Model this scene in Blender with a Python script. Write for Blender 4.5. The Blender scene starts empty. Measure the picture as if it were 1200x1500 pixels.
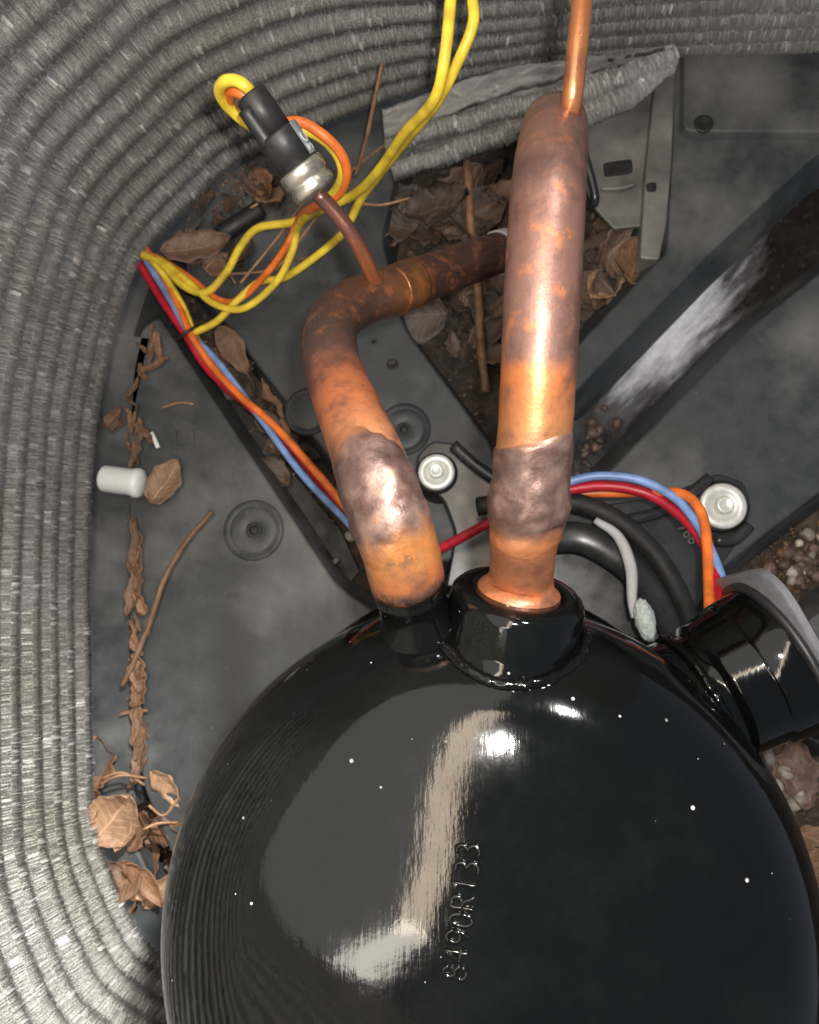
import bpy, bmesh, math, random
import numpy as np
from mathutils import Vector, Quaternion, Matrix, noise

random.seed(7); np.random.seed(7)
S = bpy.context.scene
C = S.collection
R = math.radians

# ------------------------------------------------------------------ camera
F = 1154.0; H = 0.48                      # focal length in photo pixels, height over the base pan
NAD = (700.0, 920.0)                      # where straight-down lands in the photo
_d = Vector(((NAD[0]-600)/F, -(NAD[1]-750)/F, -1)).normalized()
ROT = _d.rotation_difference(Vector((0, 0, -1)))
cd = bpy.data.cameras.new('camera'); cam = bpy.data.objects.new('camera', cd); C.objects.link(cam)
cam.location = (0, 0, H); cam.rotation_mode = 'QUATERNION'; cam.rotation_quaternion = ROT
cd.sensor_fit = 'HORIZONTAL'; cd.sensor_width = 36; cd.lens = 36*F/1200
cd.clip_start = 0.005; cd.clip_end = 50
cd.dof.use_dof = True; cd.dof.focus_distance = 0.27; cd.dof.aperture_fstop = 26
S.camera = cam

# ------------------------------------------------------------------ world and lamps
w = bpy.data.worlds.new('World'); S.world = w; w.use_nodes = True
bg = w.node_tree.nodes['Background']
bg.inputs['Color'].default_value = (0.80, 0.86, 1.0, 1); bg.inputs['Strength'].default_value = 0.26

def lamp(name, kind, loc, target, power, color, size=0.1, size_y=None):
    l = bpy.data.lights.new(name, kind); o = bpy.data.objects.new(name, l); C.objects.link(o)
    l.energy = power; l.color = color
    if kind == 'AREA':
        l.shape = 'RECTANGLE' if size_y else 'SQUARE'; l.size = size
        if size_y: l.size_y = size_y
    else:
        l.shadow_soft_size = size
    o.location = loc
    o.rotation_euler = (Vector(target)-Vector(loc)).to_track_quat('-Z', 'Y').to_euler()
    return o
# the phone's own flash, right beside its lens
lamp('phone_flash', 'POINT', (0.016, 0.014, H+0.004), (0, 0, 0), 4.0, (1.0, 0.97, 0.92), 0.006)
# warm daylight in the slit between the open cabinet and the person leaning over it
g = lamp('daylight_slit', 'AREA', (-0.070, 0.00, 0.90), (0, 0, 0), 1.55, (1.0, 0.80, 0.60), 0.05, 0.64)
g.rotation_euler = (0, 0, -math.atan2(0.17, 0.62))
# added lamp whose dome reflection stands in for the bright near left coil
g = lamp('coil_reflection_lamp', 'AREA', (-0.255, -0.385, 0.885), (0, 0, 0), 0.95, (1.0, 0.92, 0.80), 0.30, 0.06)
g.rotation_euler = (0, 0, math.atan2(0.17, 0.22))
# dull open daylight above the left half of the cabinet
g = lamp('daylight_open', 'AREA', (-0.50, -0.05, 0.95), (0, 0, 0), 7.8, (1.0, 0.97, 0.87), 0.78, 1.90)
g.rotation_euler = (0, 0, -math.atan2(0.17, 0.62))
# stronger daylight coming over the far right rim onto the near left corner of the coil
o = lamp('daylight_corner', 'SPOT', (0.36, 0.56, 1.10), (-0.27, -0.25, 0.10), 160.0, (1.0, 0.98, 0.94), 0.04)
o.data.spot_size = R(26); o.data.spot_blend = 1.0

S.view_settings.view_transform = 'Standard'; S.view_settings.look = 'None'
S.view_settings.exposure = 0.28; S.view_settings.gamma = 1.0
S.view_settings.use_curve_mapping = False
S.render.engine = 'CYCLES'

# ------------------------------------------------------------------ helpers
def ray(px, py):
    return ROT @ Vector(((px-600)/F, -(py-750)/F, -1))
def at(px, py, z):
    r = ray(px, py); return Vector((0, 0, H)) + r*((z-H)/r.z)
def proj(p):
    q = ROT.inverted() @ (Vector(p)-Vector((0, 0, H)))
    return (600-F*q.x/q.z, 750+F*q.y/q.z)

def tag(o, label=None, cat=None, group=None, kind=None):
    if label: o['label'] = label
    if cat: o['category'] = cat
    if group: o['group'] = group
    if kind: o['kind'] = kind
    return o
def empty(name, loc=(0, 0, 0)):
    o = bpy.data.objects.new(name, None); C.objects.link(o); o.location = loc
    o.empty_display_size = 0.01
    return o
def link(name, me, mat, parent=None, smooth=True):
    o = bpy.data.objects.new(name, me); C.objects.link(o)
    if mat is not None and not me.materials: me.materials.append(mat)
    if smooth: me.polygons.foreach_set('use_smooth', [True]*len(me.polygons))
    if parent is not None:
        o.parent = parent
        o.matrix_parent_inverse = Matrix.Translation(parent_loc(parent)).inverted()
    return o
def parent_loc(o):
    v = Vector((0, 0, 0))
    if o.parent is None: return Vector(o.location)
    return v if o.type != 'EMPTY' else Vector(o.location)
def mesh(name, v, f):
    me = bpy.data.meshes.new(name); me.from_pydata([tuple(p) for p in v], [], f); me.update(); return me

def spline(pts, step):
    """Catmull-Rom through tuples (any dimension), resampled evenly by xyz length."""
    P = np.array(pts, float)
    P = np.vstack([2*P[0]-P[1], P, 2*P[-1]-P[-2]])
    out = []
    for i in range(1, len(P)-2):
        p0, p1, p2, p3 = P[i-1], P[i], P[i+1], P[i+2]
        for t in np.linspace(0, 1, 24, endpoint=False):
            out.append(0.5*((2*p1)+(p2-p0)*t+(2*p0-5*p1+4*p2-p3)*t*t+(3*p1-p0-3*p2+p3)*t**3))
    out.append(P[-2]); out = np.array(out)
    L = np.concatenate([[0], np.cumsum(np.linalg.norm(np.diff(out[:, :3], axis=0), axis=1))])
    n = max(3, int(L[-1]/step)+1)
    s = np.linspace(0, L[-1], n)
    return np.array([np.interp(s, L, out[:, k]) for k in range(out.shape[1])]).T

def frames(P):
    P = [Vector(p) for p in P]; T = []
    for i in range(len(P)):
        T.append((P[min(i+1, len(P)-1)]-P[max(i-1, 0)]).normalized())
    n = T[0].cross(Vector((0, 0, 1)))
    if n.length < 1e-3: n = T[0].cross(Vector((1, 0, 0)))
    n.normalize(); N = [n]
    for i in range(1, len(P)):
        q = T[i-1].rotation_difference(T[i]); n = q @ N[-1]
        n = (n-T[i]*n.dot(T[i])).normalized(); N.append(n)
    return P, T, N

def tube_mesh(name, P, rad, segs=12, disp=None, caps=True, squash=1.0):
    P, T, N = frames(P); n = len(P); v = []; f = []
    for i in range(n):
        b = T[i].cross(N[i]); r = rad[i] if hasattr(rad, '__len__') else rad
        for k in range(segs):
            a = 2*math.pi*k/segs
            dirn = N[i]*math.cos(a)+b*math.sin(a)*squash
            rr = r + (disp(i/(n-1), a, P[i]+dirn*r) if disp else 0)
            v.append(P[i]+dirn*rr)
    for i in range(n-1):
        for k in range(segs):
            k2 = (k+1) % segs
            f.append((i*segs+k, i*segs+k2, (i+1)*segs+k2, (i+1)*segs+k))
    if caps:
        f.append(tuple(range(segs))[::-1]); f.append(tuple((n-1)*segs+k for k in range(segs)))
    me = mesh(name, v, f)
    uv = me.uv_layers.new(name='UVMap')
    for p in me.polygons:
        for li in p.loop_indices:
            vi = me.loops[li].vertex_index
            a = (vi % segs)/segs
            uv.data[li].uv = ((vi//segs)/(n-1), a)
    return me

def u_of(P, px, py, n=None):
    best = min(range(n or len(P)), key=lambda i: (lambda q: (q[0]-px)**2+(q[1]-py)**2)(proj(P[i][:3])))
    return best/(len(P)-1)
def pxpath(pts, step=0.003):
    """pts: (px, py, z[, radius])"""
    W = []
    for p in pts:
        q = at(p[0], p[1], p[2]); W.append([q.x, q.y, q.z]+list(p[3:]))
    return spline(W, step)

def lathe_mesh(name, base, axis, prof, segs=48, disp=None):
    axis = Vector(axis).normalized(); base = Vector(base)
    u = axis.cross(Vector((0, 0, 1)))
    if u.length < 1e-3: u = Vector((1, 0, 0))
    u.normalize(); b = axis.cross(u); v = []; f = []
    for j, (r, h) in enumerate(prof):
        for k in range(segs):
            a = 2*math.pi*k/segs
            p = base+axis*h+(u*math.cos(a)+b*math.sin(a))*r
            if disp: p = p+disp(j, a, p)
            v.append(p)
    for j in range(len(prof)-1):
        for k in range(segs):
            k2 = (k+1) % segs
            f.append((j*segs+k, j*segs+k2, (j+1)*segs+k2, (j+1)*segs+k))
    if prof[0][0] > 1e-6: f.append(tuple(range(segs))[::-1])
    if prof[-1][0] > 1e-6: f.append(tuple((len(prof)-1)*segs+k for k in range(segs)))
    me = mesh(name, v, f)
    bm = bmesh.new(); bm.from_mesh(me); bmesh.ops.remove_doubles(bm, verts=bm.verts, dist=1e-6)
    bmesh.ops.recalc_face_normals(bm, faces=bm.faces); bm.to_mesh(me); bm.free()
    return me

def smooth_by_angle(o, deg=35):
    me = o.data
    me.polygons.foreach_set('use_smooth', [True]*len(me.polygons))
    bm = bmesh.new(); bm.from_mesh(me)
    for e in bm.edges:
        if len(e.link_faces) == 2 and e.calc_face_angle(0) > R(deg): e.smooth = False
    bm.to_mesh(me); bm.free()
    return o

# ------------------------------------------------------------------ materials
class NT:
    def __init__(s, name):
        s.m = bpy.data.materials.new(name); s.m.use_nodes = True
        s.t = s.m.node_tree; s.b = s.t.nodes['Principled BSDF']
        s.tc = s.t.nodes.new('ShaderNodeTexCoord')
    def n(s, kind, **kw):
        o = s.t.nodes.new('ShaderNode'+kind)
        for k, v in kw.items():
            if k in o.inputs: o.inputs[k].default_value = v
            else: setattr(o, k, v)
        return o
    def l(s, a, b): s.t.links.new(a, b)
    def noise(s, scale, detail=4, rough=0.55, co='Object', vec=None):
        o = s.n('TexNoise', Scale=scale, Detail=detail, Roughness=rough)
        s.l(vec if vec is not None else s.tc.outputs[co], o.inputs['Vector']); return o
    def ramp(s, fac, stops, interp='LINEAR'):
        r = s.n('ValToRGB'); r.color_ramp.interpolation = interp
        e = r.color_ramp.elements
        while len(e) < len(stops): e.new(0.5)
        for i, (p, c) in enumerate(stops):
            e[i].position = p
            e[i].color = (c, c, c, 1) if not hasattr(c, '__len__') else (*c, 1)
        s.l(fac, r.inputs['Fac']); return r
    def mix(s, fac, a, b, mode='MIX'):
        m = s.n('Mix', data_type='RGBA', blend_type=mode)
        for sock, val in ((m.inputs[0], fac), (m.inputs[6], a), (m.inputs[7], b)):
            if hasattr(val, 'links'): s.l(val, sock)
            elif hasattr(val, '__len__'): sock.default_value = (*val, 1)
            else: sock.default_value = val
        return m.outputs[2]
    def bump(s, h, strength=0.3, dist=0.001, prev=None):
        b = s.n('Bump', Strength=strength, Distance=dist); s.l(h, b.inputs['Height'])
        if prev is not None: s.l(prev, b.inputs['Normal'])
        s.l(b.outputs[0], s.b.inputs['Normal']); return b.outputs[0]
    def set(s, **kw):
        for k, v in kw.items():
            k = k.replace('_', ' ')
            i = s.b.inputs[k]
            if hasattr(v, 'links'): s.l(v, i)
            elif hasattr(v, '__len__') and len(v) == 3: i.default_value = (*v, 1)
            else: i.default_value = v
        return s

def simple(name, col, rough=0.5, metal=0.0, var=0.25, scale=150, bump=0.1, coat=0):
    t = NT(name); nz = t.noise(scale)
    lo = tuple(c*(1-var) for c in col); hi = tuple(min(1, c*(1+var)) for c in col)
    t.set(Base_Color=t.ramp(nz.outputs['Fac'], [(0.3, lo), (0.7, hi)]).outputs[0],
          Roughness=t.ramp(nz.outputs['Fac'], [(0.3, max(0.02, rough*0.8)), (0.7, min(1, rough*1.2))]).outputs[0], Metallic=metal)
    if coat: t.b.inputs['Coat Weight'].default_value = coat
    if bump: t.bump(nz.outputs['Fac'], bump, 0.0004)
    return t.m

def mat_pan():
    t = NT('dark_pan_plastic')
    a = t.noise(9, 6, 0.6); b = t.noise(70, 5, 0.65); c = t.noise(420, 3)
    dust = t.ramp(a.outputs['Fac'], [(0.49, 0.0), (0.72, 0.75)])
    base = t.mix(t.ramp(b.outputs['Fac'], [(0.35, 0), (0.7, 1)]).outputs[0], (0.030, 0.034, 0.037), (0.050, 0.055, 0.059))
    col = t.mix(dust.outputs[0], base, (0.21, 0.21, 0.20))
    sp = t.ramp(c.outputs['Fac'], [(0.70, 0), (0.76, 1)])
    col = t.mix(sp.outputs[0], col, (0.17, 0.165, 0.155))
    t.set(Base_Color=col, Roughness=t.ramp(b.outputs['Fac'], [(0.3, 0.42), (0.7, 0.65)]).outputs[0])
    t.bump(c.outputs['Fac'], 0.15, 0.0005)
    return t.m
def mat_dirt():
    t = NT('wet_dirt')
    a = t.noise(28, 6, 0.65); b = t.noise(160, 6, 0.7); c = t.noise(60, 2)
    col = t.ramp(a.outputs['Fac'], [(0.3, (0.008, 0.007, 0.006)), (0.5, (0.028, 0.020, 0.014)), (0.68, (0.085, 0.06, 0.04)), (0.85, (0.11, 0.1, 0.085))])
    col2 = t.mix(t.ramp(b.outputs['Fac'], [(0.45, 0), (0.7, 1)]).outputs[0], col.outputs[0], (0.10, 0.072, 0.048))
    t.set(Base_Color=col2, Roughness=t.ramp(c.outputs['Fac'], [(0.4, 0.35), (0.6, 0.85)]).outputs[0])
    t.bump(b.outputs['Fac'], 0.8, 0.004)
    return t.m
def mat_water():
    t = NT('wet_trench_film')
    a = t.noise(55, 4, 0.6); c = t.noise(260, 3)
    # bright reflection on the wet trench floor, painted into the base colour
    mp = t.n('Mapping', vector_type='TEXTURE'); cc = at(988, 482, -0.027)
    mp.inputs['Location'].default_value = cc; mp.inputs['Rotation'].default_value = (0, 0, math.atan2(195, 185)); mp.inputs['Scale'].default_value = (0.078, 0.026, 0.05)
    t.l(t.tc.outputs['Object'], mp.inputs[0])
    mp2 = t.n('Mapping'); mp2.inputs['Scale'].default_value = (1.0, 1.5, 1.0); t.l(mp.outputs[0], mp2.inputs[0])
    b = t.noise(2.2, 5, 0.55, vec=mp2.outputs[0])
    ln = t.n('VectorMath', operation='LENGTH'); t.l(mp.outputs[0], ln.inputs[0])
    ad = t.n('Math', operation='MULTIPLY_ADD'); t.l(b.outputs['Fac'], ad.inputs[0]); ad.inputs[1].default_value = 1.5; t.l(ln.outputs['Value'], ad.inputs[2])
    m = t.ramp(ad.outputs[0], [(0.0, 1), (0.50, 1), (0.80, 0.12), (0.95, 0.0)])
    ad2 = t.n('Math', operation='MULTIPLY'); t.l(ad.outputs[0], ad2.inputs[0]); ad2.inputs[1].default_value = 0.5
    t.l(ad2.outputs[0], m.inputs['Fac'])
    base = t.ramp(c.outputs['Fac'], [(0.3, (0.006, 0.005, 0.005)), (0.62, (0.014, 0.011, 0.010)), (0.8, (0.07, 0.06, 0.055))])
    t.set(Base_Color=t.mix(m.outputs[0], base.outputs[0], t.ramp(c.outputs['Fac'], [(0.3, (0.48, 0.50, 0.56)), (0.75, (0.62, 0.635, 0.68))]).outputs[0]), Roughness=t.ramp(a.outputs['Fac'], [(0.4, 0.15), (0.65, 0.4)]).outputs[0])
    t.bump(a.outputs['Fac'], 0.25, 0.002)
    return t.m
def mat_fin(name='aluminium_fins', lo=0.62, hi=0.90):
    t = NT(name)
    nz = t.noise(900, 2, 0.5); big = t.noise(14, 4); geo = t.n('Attribute', attribute_name='fin_rand')
    rnd = t.ramp(geo.outputs['Fac'], [(0.0, lo), (0.6, (lo+hi)/2), (0.90, hi), (0.97, 1.0), (1.0, 1.0)])
    tint = t.ramp(big.outputs['Fac'], [(0.35, (0.86, 0.85, 0.81)), (0.6, (0.96, 0.965, 0.96))])
    col = t.mix(1.0, rnd.outputs[0], tint.outputs[0], 'MULTIPLY')
    t.set(Base_Color=col, Metallic=0.55, Roughness=t.ramp(geo.outputs['Fac'], [(0, 0.45), (0.86, 0.34), (0.95, 0.14)]).outputs[0])
    t.bump(nz.outputs['Fac'], 0.3, 0.0004)
    return t.m
def mat_core():
    t = NT('aluminium_fin_core')
    nz = t.noise(1300, 2, 0.6); big = t.noise(14, 4)
    col = t.ramp(nz.outputs['Fac'], [(0.3, (0.26, 0.255, 0.24)), (0.7, (0.60, 0.59, 0.56))])
    tint = t.ramp(big.outputs['Fac'], [(0.35, (0.86, 0.85, 0.81)), (0.6, (0.96, 0.965, 0.96))])
    t.set(Base_Color=t.mix(1.0, col.outputs[0], tint.outputs[0], 'MULTIPLY'), Metallic=0.55, Roughness=0.55)
    t.bump(nz.outputs['Fac'], 0.9, 0.0012)
    return t.m
def mat_crush():
    t = NT('crushed_fins')
    wv = t.n('TexWave', Scale=190.0, Distortion=2.5, Detail=3.0); wv.bands_direction = 'X'
    t.l(t.tc.outputs['UV'], wv.inputs['Vector'])
    nz = t.noise(60, 5, 0.6)
    col = t.ramp(wv.outputs['Fac'], [(0.1, (0.22, 0.22, 0.21)), (0.8, (0.72, 0.71, 0.68))])
    t.set(Base_Color=t.mix(t.ramp(nz.outputs['Fac'], [(0.35, 0), (0.75, 0.8)]).outputs[0], col.outputs[0], (0.46, 0.45, 0.42)), Metallic=0.55, Roughness=0.36)
    nb = t.bump(wv.outputs['Fac'], 0.5, 0.001); t.bump(nz.outputs['Fac'], 0.5, 0.004, nb)
    return t.m
def mat_black():
    t = NT('black_gloss_paint')
    big = t.noise(120, 3); sp = t.n('TexVoronoi', Scale=210.0); t.l(t.tc.outputs['Object'], sp.inputs['Vector'])
    gate = t.noise(35, 3)
    sc = t.n('SeparateColor'); t.l(sp.outputs['Color'], sc.inputs[0])
    pw = t.n('Math', operation='POWER'); t.l(sc.outputs[0], pw.inputs[0]); pw.inputs[1].default_value = 5.0
    dv = t.n('Math', operation='DIVIDE'); t.l(sp.outputs['Distance'], dv.inputs[0]); t.l(pw.outputs[0], dv.inputs[1])
    spots = t.ramp(dv.outputs[0], [(0.09, 1), (0.16, 0)])
    g = t.ramp(gate.outputs['Fac'], [(0.46, 0), (0.52, 1)])
    m = t.mix(1.0, spots.outputs[0], g.outputs[0], 'MULTIPLY')
    smear = t.ramp(t.noise(18, 6, 0.7).outputs['Fac'], [(0.50, 0.0), (0.8, 0.045)])
    c0 = t.mix(smear.outputs[0], (0.0018, 0.0020, 0.0020), (0.07, 0.07, 0.066))
    t.set(Base_Color=t.mix(m, c0, (0.5, 0.49, 0.46)), Roughness=t.ramp(big.outputs['Fac'], [(0.3, 0.05), (0.75, 0.11)]).outputs[0])
    t.b.inputs['Specular IOR Level'].default_value = 0.30
    fine = t.noise(55, 2); nb = t.bump(fine.outputs['Fac'], 0.10, 0.0008)
    mp = t.n('Mapping'); mp.inputs['Scale'].default_value = (1.0, 0.12, 1.0); t.l(t.tc.outputs['Object'], mp.inputs[0])
    peel = t.noise(520, 3, 0.6, vec=mp.outputs[0]); nb = t.bump(peel.outputs['Fac'], 0.10, 0.0003, nb)
    p2 = t.noise(240, 3, 0.6); t.bump(p2.outputs['Fac'], 0.06, 0.0004, nb)
    return t.m
def mat_copper(name, stops, blotch=0.35, rough=0.33, metal=0.78, wob=0.05):
    t = NT(name)
    sep = t.n('SeparateXYZ'); t.l(t.tc.outputs['UV'], sep.inputs[0])
    n1 = t.noise(70, 5, 0.65); n2 = t.noise(330, 4, 0.7)
    sub = t.n('Math', operation='MULTIPLY_ADD'); t.l(n1.outputs['Fac'], sub.inputs[0])
    sub.inputs[1].default_value = wob*2; sub.inputs[2].default_value = -wob
    add = t.n('Math', operation='ADD'); t.l(sep.outputs[0], add.inputs[0]); t.l(sub.outputs[0], add.inputs[1])
    col = t.ramp(add.outputs[0], stops)
    # lengthwise drawing lines and tarnish blotches
    mp = t.n('Mapping'); mp.inputs['Scale'].default_value = (3, 60, 1); t.l(t.tc.outputs['UV'], mp.inputs[0])
    streak = t.noise(4, 3, 0.6, vec=mp.outputs[0])
    c1 = t.mix(t.ramp(streak.outputs['Fac'], [(0.45, 0), (0.75, 0.5)]).outputs[0], col.outputs[0], (0.30, 0.15, 0.10))
    c2 = t.mix(t.ramp(n2.outputs['Fac'], [(0.52, 0), (0.72, blotch)]).outputs[0], c1, (0.05, 0.03, 0.025))
    n3 = t.noise(130, 5, 0.7); n4 = t.noise(45, 5, 0.65)
    c3 = t.mix(t.ramp(n3.outputs['Fac'], [(0.53, 0), (0.66, 0.65)]).outputs[0], c2, (0.50, 0.17, 0.06))
    c4 = t.mix(t.ramp(n4.outputs['Fac'], [(0.47, 0), (0.62, 0.72)]).outputs[0], c3, (0.085, 0.048, 0.042))
    vor = t.n('TexVoronoi', Scale=900.0); t.l(t.tc.outputs['Object'], vor.inputs['Vector'])
    pit = t.ramp(vor.outputs['Distance'], [(0.10, 0.35), (0.22, 0.0)])
    c5 = t.mix(pit.outputs[0], c4, (0.04, 0.022, 0.018))
    t.set(Base_Color=c5, Metallic=metal, Roughness=t.ramp(n1.outputs['Fac'], [(0.3, rough*0.75), (0.75, rough*1.35)]).outputs[0])
    nb = t.bump(n2.outputs['Fac'], 0.2, 0.0006); t.bump(n4.outputs['Fac'], 0.15, 0.002, nb)
    return t.m
def mat_braze(name, e0, e1, hard_top=False):
    t = NT(name)
    sep = t.n('SeparateXYZ'); t.l(t.tc.outputs['UV'], sep.inputs[0])
    n0 = t.noise(60, 4, 0.6); n1 = t.noise(110, 5, 0.6); n2 = t.noise(420, 5, 0.7)
    wob = t.n('Math', operation='MULTIPLY_ADD'); t.l(n0.outputs['Fac'], wob.inputs[0]); wob.inputs[1].default_value = 0.34; wob.inputs[2].default_value = -0.17
    u = t.n('Math', operation='ADD'); t.l(sep.outputs[0], u.inputs[0]); t.l(wob.outputs[0], u.inputs[1])
    m = t.ramp(u.outputs[0], [(0.10, 1), (0.26, 0), (0.80 if not hard_top else 0.95, 0), (0.96 if not hard_top else 1.0, 1)])
    ed = t.ramp(sep.outputs[0], [(0.3, e0), (0.6, e1)])
    col = t.ramp(n1.outputs['Fac'], [(0.3, (0.075, 0.042, 0.036)), (0.48, (0.12, 0.07, 0.058)), (0.62, (0.18, 0.115, 0.095)), (0.78, (0.32, 0.14, 0.065))])
    c2 = t.mix(t.ramp(n2.outputs['Fac'], [(0.55, 0), (0.75, 0.5)]).outputs[0], col.outputs[0], (0.05, 0.03, 0.025))
    t.set(Base_Color=t.mix(m.outputs[0], c2, ed.outputs[0]), Metallic=0.58, Roughness=t.ramp(n1.outputs['Fac'], [(0.3, 0.32), (0.7, 0.52)]).outputs[0])
    nb = t.bump(n1.outputs['Fac'], 0.3, 0.002); t.bump(n2.outputs['Fac'], 0.18, 0.0005, nb)
    return t.m
def mat_leaf(name, a, b):
    t = NT(name); nz = t.noise(120, 5, 0.6); big = t.noise(45, 4, 0.6); oi = t.n('ObjectInfo')
    c = t.ramp(nz.outputs['Fac'], [(0.3, a), (0.7, b)])
    v = t.ramp(oi.outputs['Random'], [(0, (0.45, 0.44, 0.43)), (0.6, (0.9, 0.88, 0.86)), (1, (1.35, 1.3, 1.22))])
    c1 = t.mix(1.0, c.outputs[0], v.outputs[0], 'MULTIPLY')
    c1 = t.mix(t.ramp(big.outputs['Fac'], [(0.45, 0), (0.7, 0.6)]).outputs[0], c1, tuple(x*0.45 for x in a))
    sep = t.n('SeparateXYZ'); t.l(t.tc.outputs['UV'], sep.inputs[0])
    d = t.n('Math', operation='SUBTRACT'); t.l(sep.outputs[1], d.inputs[0]); d.inputs[1].default_value = 0.5
    ab = t.n('Math', operation='ABSOLUTE'); t.l(d.outputs[0], ab.inputs[0])
    mid = t.ramp(ab.outputs[0], [(0.0, 1), (0.035, 0.0)])
    ph = t.n('Math', operation='MULTIPLY_ADD'); t.l(ab.outputs[0], ph.inputs[0]); ph.inputs[1].default_value = -0.55; t.l(sep.outputs[0], ph.inputs[2])
    fr = t.n('Math', operation='PINGPONG'); t.l(ph.outputs[0], fr.inputs[0]); fr.inputs[1].default_value = 0.06
    vein = t.ramp(fr.outputs[0], [(0.0, 0.8), (0.012, 0.0)])
    vv = t.n('Math', operation='MAXIMUM'); t.l(mid.outputs[0], vv.inputs[0]); t.l(vein.outputs[0], vv.inputs[1])
    f = t.n('Math', operation='MULTIPLY'); t.l(vv.outputs[0], f.inputs[0]); f.inputs[1].default_value = 0.45
    t.set(Base_Color=t.mix(f.outputs[0], c1, tuple(min(1, x*1.5) for x in b)), Roughness=0.55)
    nb = t.bump(nz.outputs['Fac'], 0.5, 0.0012); t.bump(vv.outputs[0], 0.4, 0.0006, nb)
    return t.m

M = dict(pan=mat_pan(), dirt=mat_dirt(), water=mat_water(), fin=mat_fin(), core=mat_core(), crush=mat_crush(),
         black=mat_black())
M['plastic'] = simple('black_connector_plastic', (0.016, 0.016, 0.017), 0.45, 0, 0.2, 300)
M['rubber'] = simple('black_rubber', (0.012, 0.012, 0.012), 0.6)
M['plate'] = simple('black_plate_paint', (0.022, 0.023, 0.024), 0.28, 0, 0.3, 90, 0.2)
M['zinc'] = simple('zinc_washer', (0.72, 0.72, 0.68), 0.38, 0.35, 0.12, 200)
M['nickel'] = simple('nickel_collar', (0.62, 0.58, 0.50), 0.27, 0.92, 0.1, 60)
M['galv'] = simple('galvanised_sheet', (0.20, 0.195, 0.175), 0.5, 0.3, 0.35, 40, 0.2)
M['rimgrey'] = simple('grey_cover_edge', (0.13, 0.13, 0.142), 0.45, 0, 0.15, 300)
M['red'] = simple('red_wire_jacket', (0.42, 0.012, 0.028), 0.42, 0, 0.32, 95, 0.15)
M['blue'] = simple('blue_wire_jacket', (0.17, 0.27, 0.52), 0.42, 0, 0.32, 95, 0.15)
M['orange'] = simple('orange_wire_jacket', (0.75, 0.17, 0.028), 0.42, 0, 0.32, 95, 0.15)
M['yellow'] = simple('yellow_wire_jacket', (0.72, 0.52, 0.045), 0.42, 0, 0.32, 95, 0.15)
M['white'] = simple('white_plastic', (0.78, 0.80, 0.79), 0.35, 0, 0.05, 100, 0.05)
M['label'] = simple('grey_sticker', (0.20, 0.215, 0.235), 0.4, 0, 0.15, 200, 0.05)
M['ink'] = simple('pale_ink', (0.55, 0.57, 0.6), 0.5, 0, 0.1, 200, 0)
M['leaf1'] = mat_leaf('leaf_brown', (0.075, 0.043, 0.028), (0.18, 0.108, 0.072))
M['leaf2'] = mat_leaf('leaf_tan', (0.24, 0.14, 0.08), (0.48, 0.30, 0.18))
M['leaf3'] = mat_leaf('leaf_dark', (0.038, 0.026, 0.02), (0.12, 0.085, 0.066))
M['bark'] = mat_leaf('bark_brown', (0.10, 0.05, 0.026), (0.29, 0.16, 0.09))
M['needle'] = mat_leaf('pine_needle', (0.20, 0.10, 0.05), (0.42, 0.25, 0.14))
M['stone'] = mat_leaf('pebble_stone', (0.30, 0.27, 0.24), (0.62, 0.56, 0.48))
M['stone2'] = mat_leaf('pebble_brown', (0.09, 0.055, 0.045), (0.22, 0.15, 0.12))
M['palegrey'] = simple('pale_grey', (0.42, 0.42, 0.42), 0.8, 0, 0.1, 100, 0)
M['sand'] = simple('pale_insulator', (0.42, 0.47, 0.44), 0.6, 0, 0.3, 700, 0.8)

# ------------------------------------------------------------------ base pan (setting)
TD = 0.030                                 # trench depth
pan = empty('base_pan', (0, 0, -TD)); tag(pan, kind='structure')
fl = mesh('trench_floor', [(-.6, -.6, -TD), (.6, -.6, -TD), (.6, .6, -TD), (-.6, .6, -TD)], [(0, 1, 2, 3)])
link('trench_floor', fl, M['dirt'], pan, False)

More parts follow.
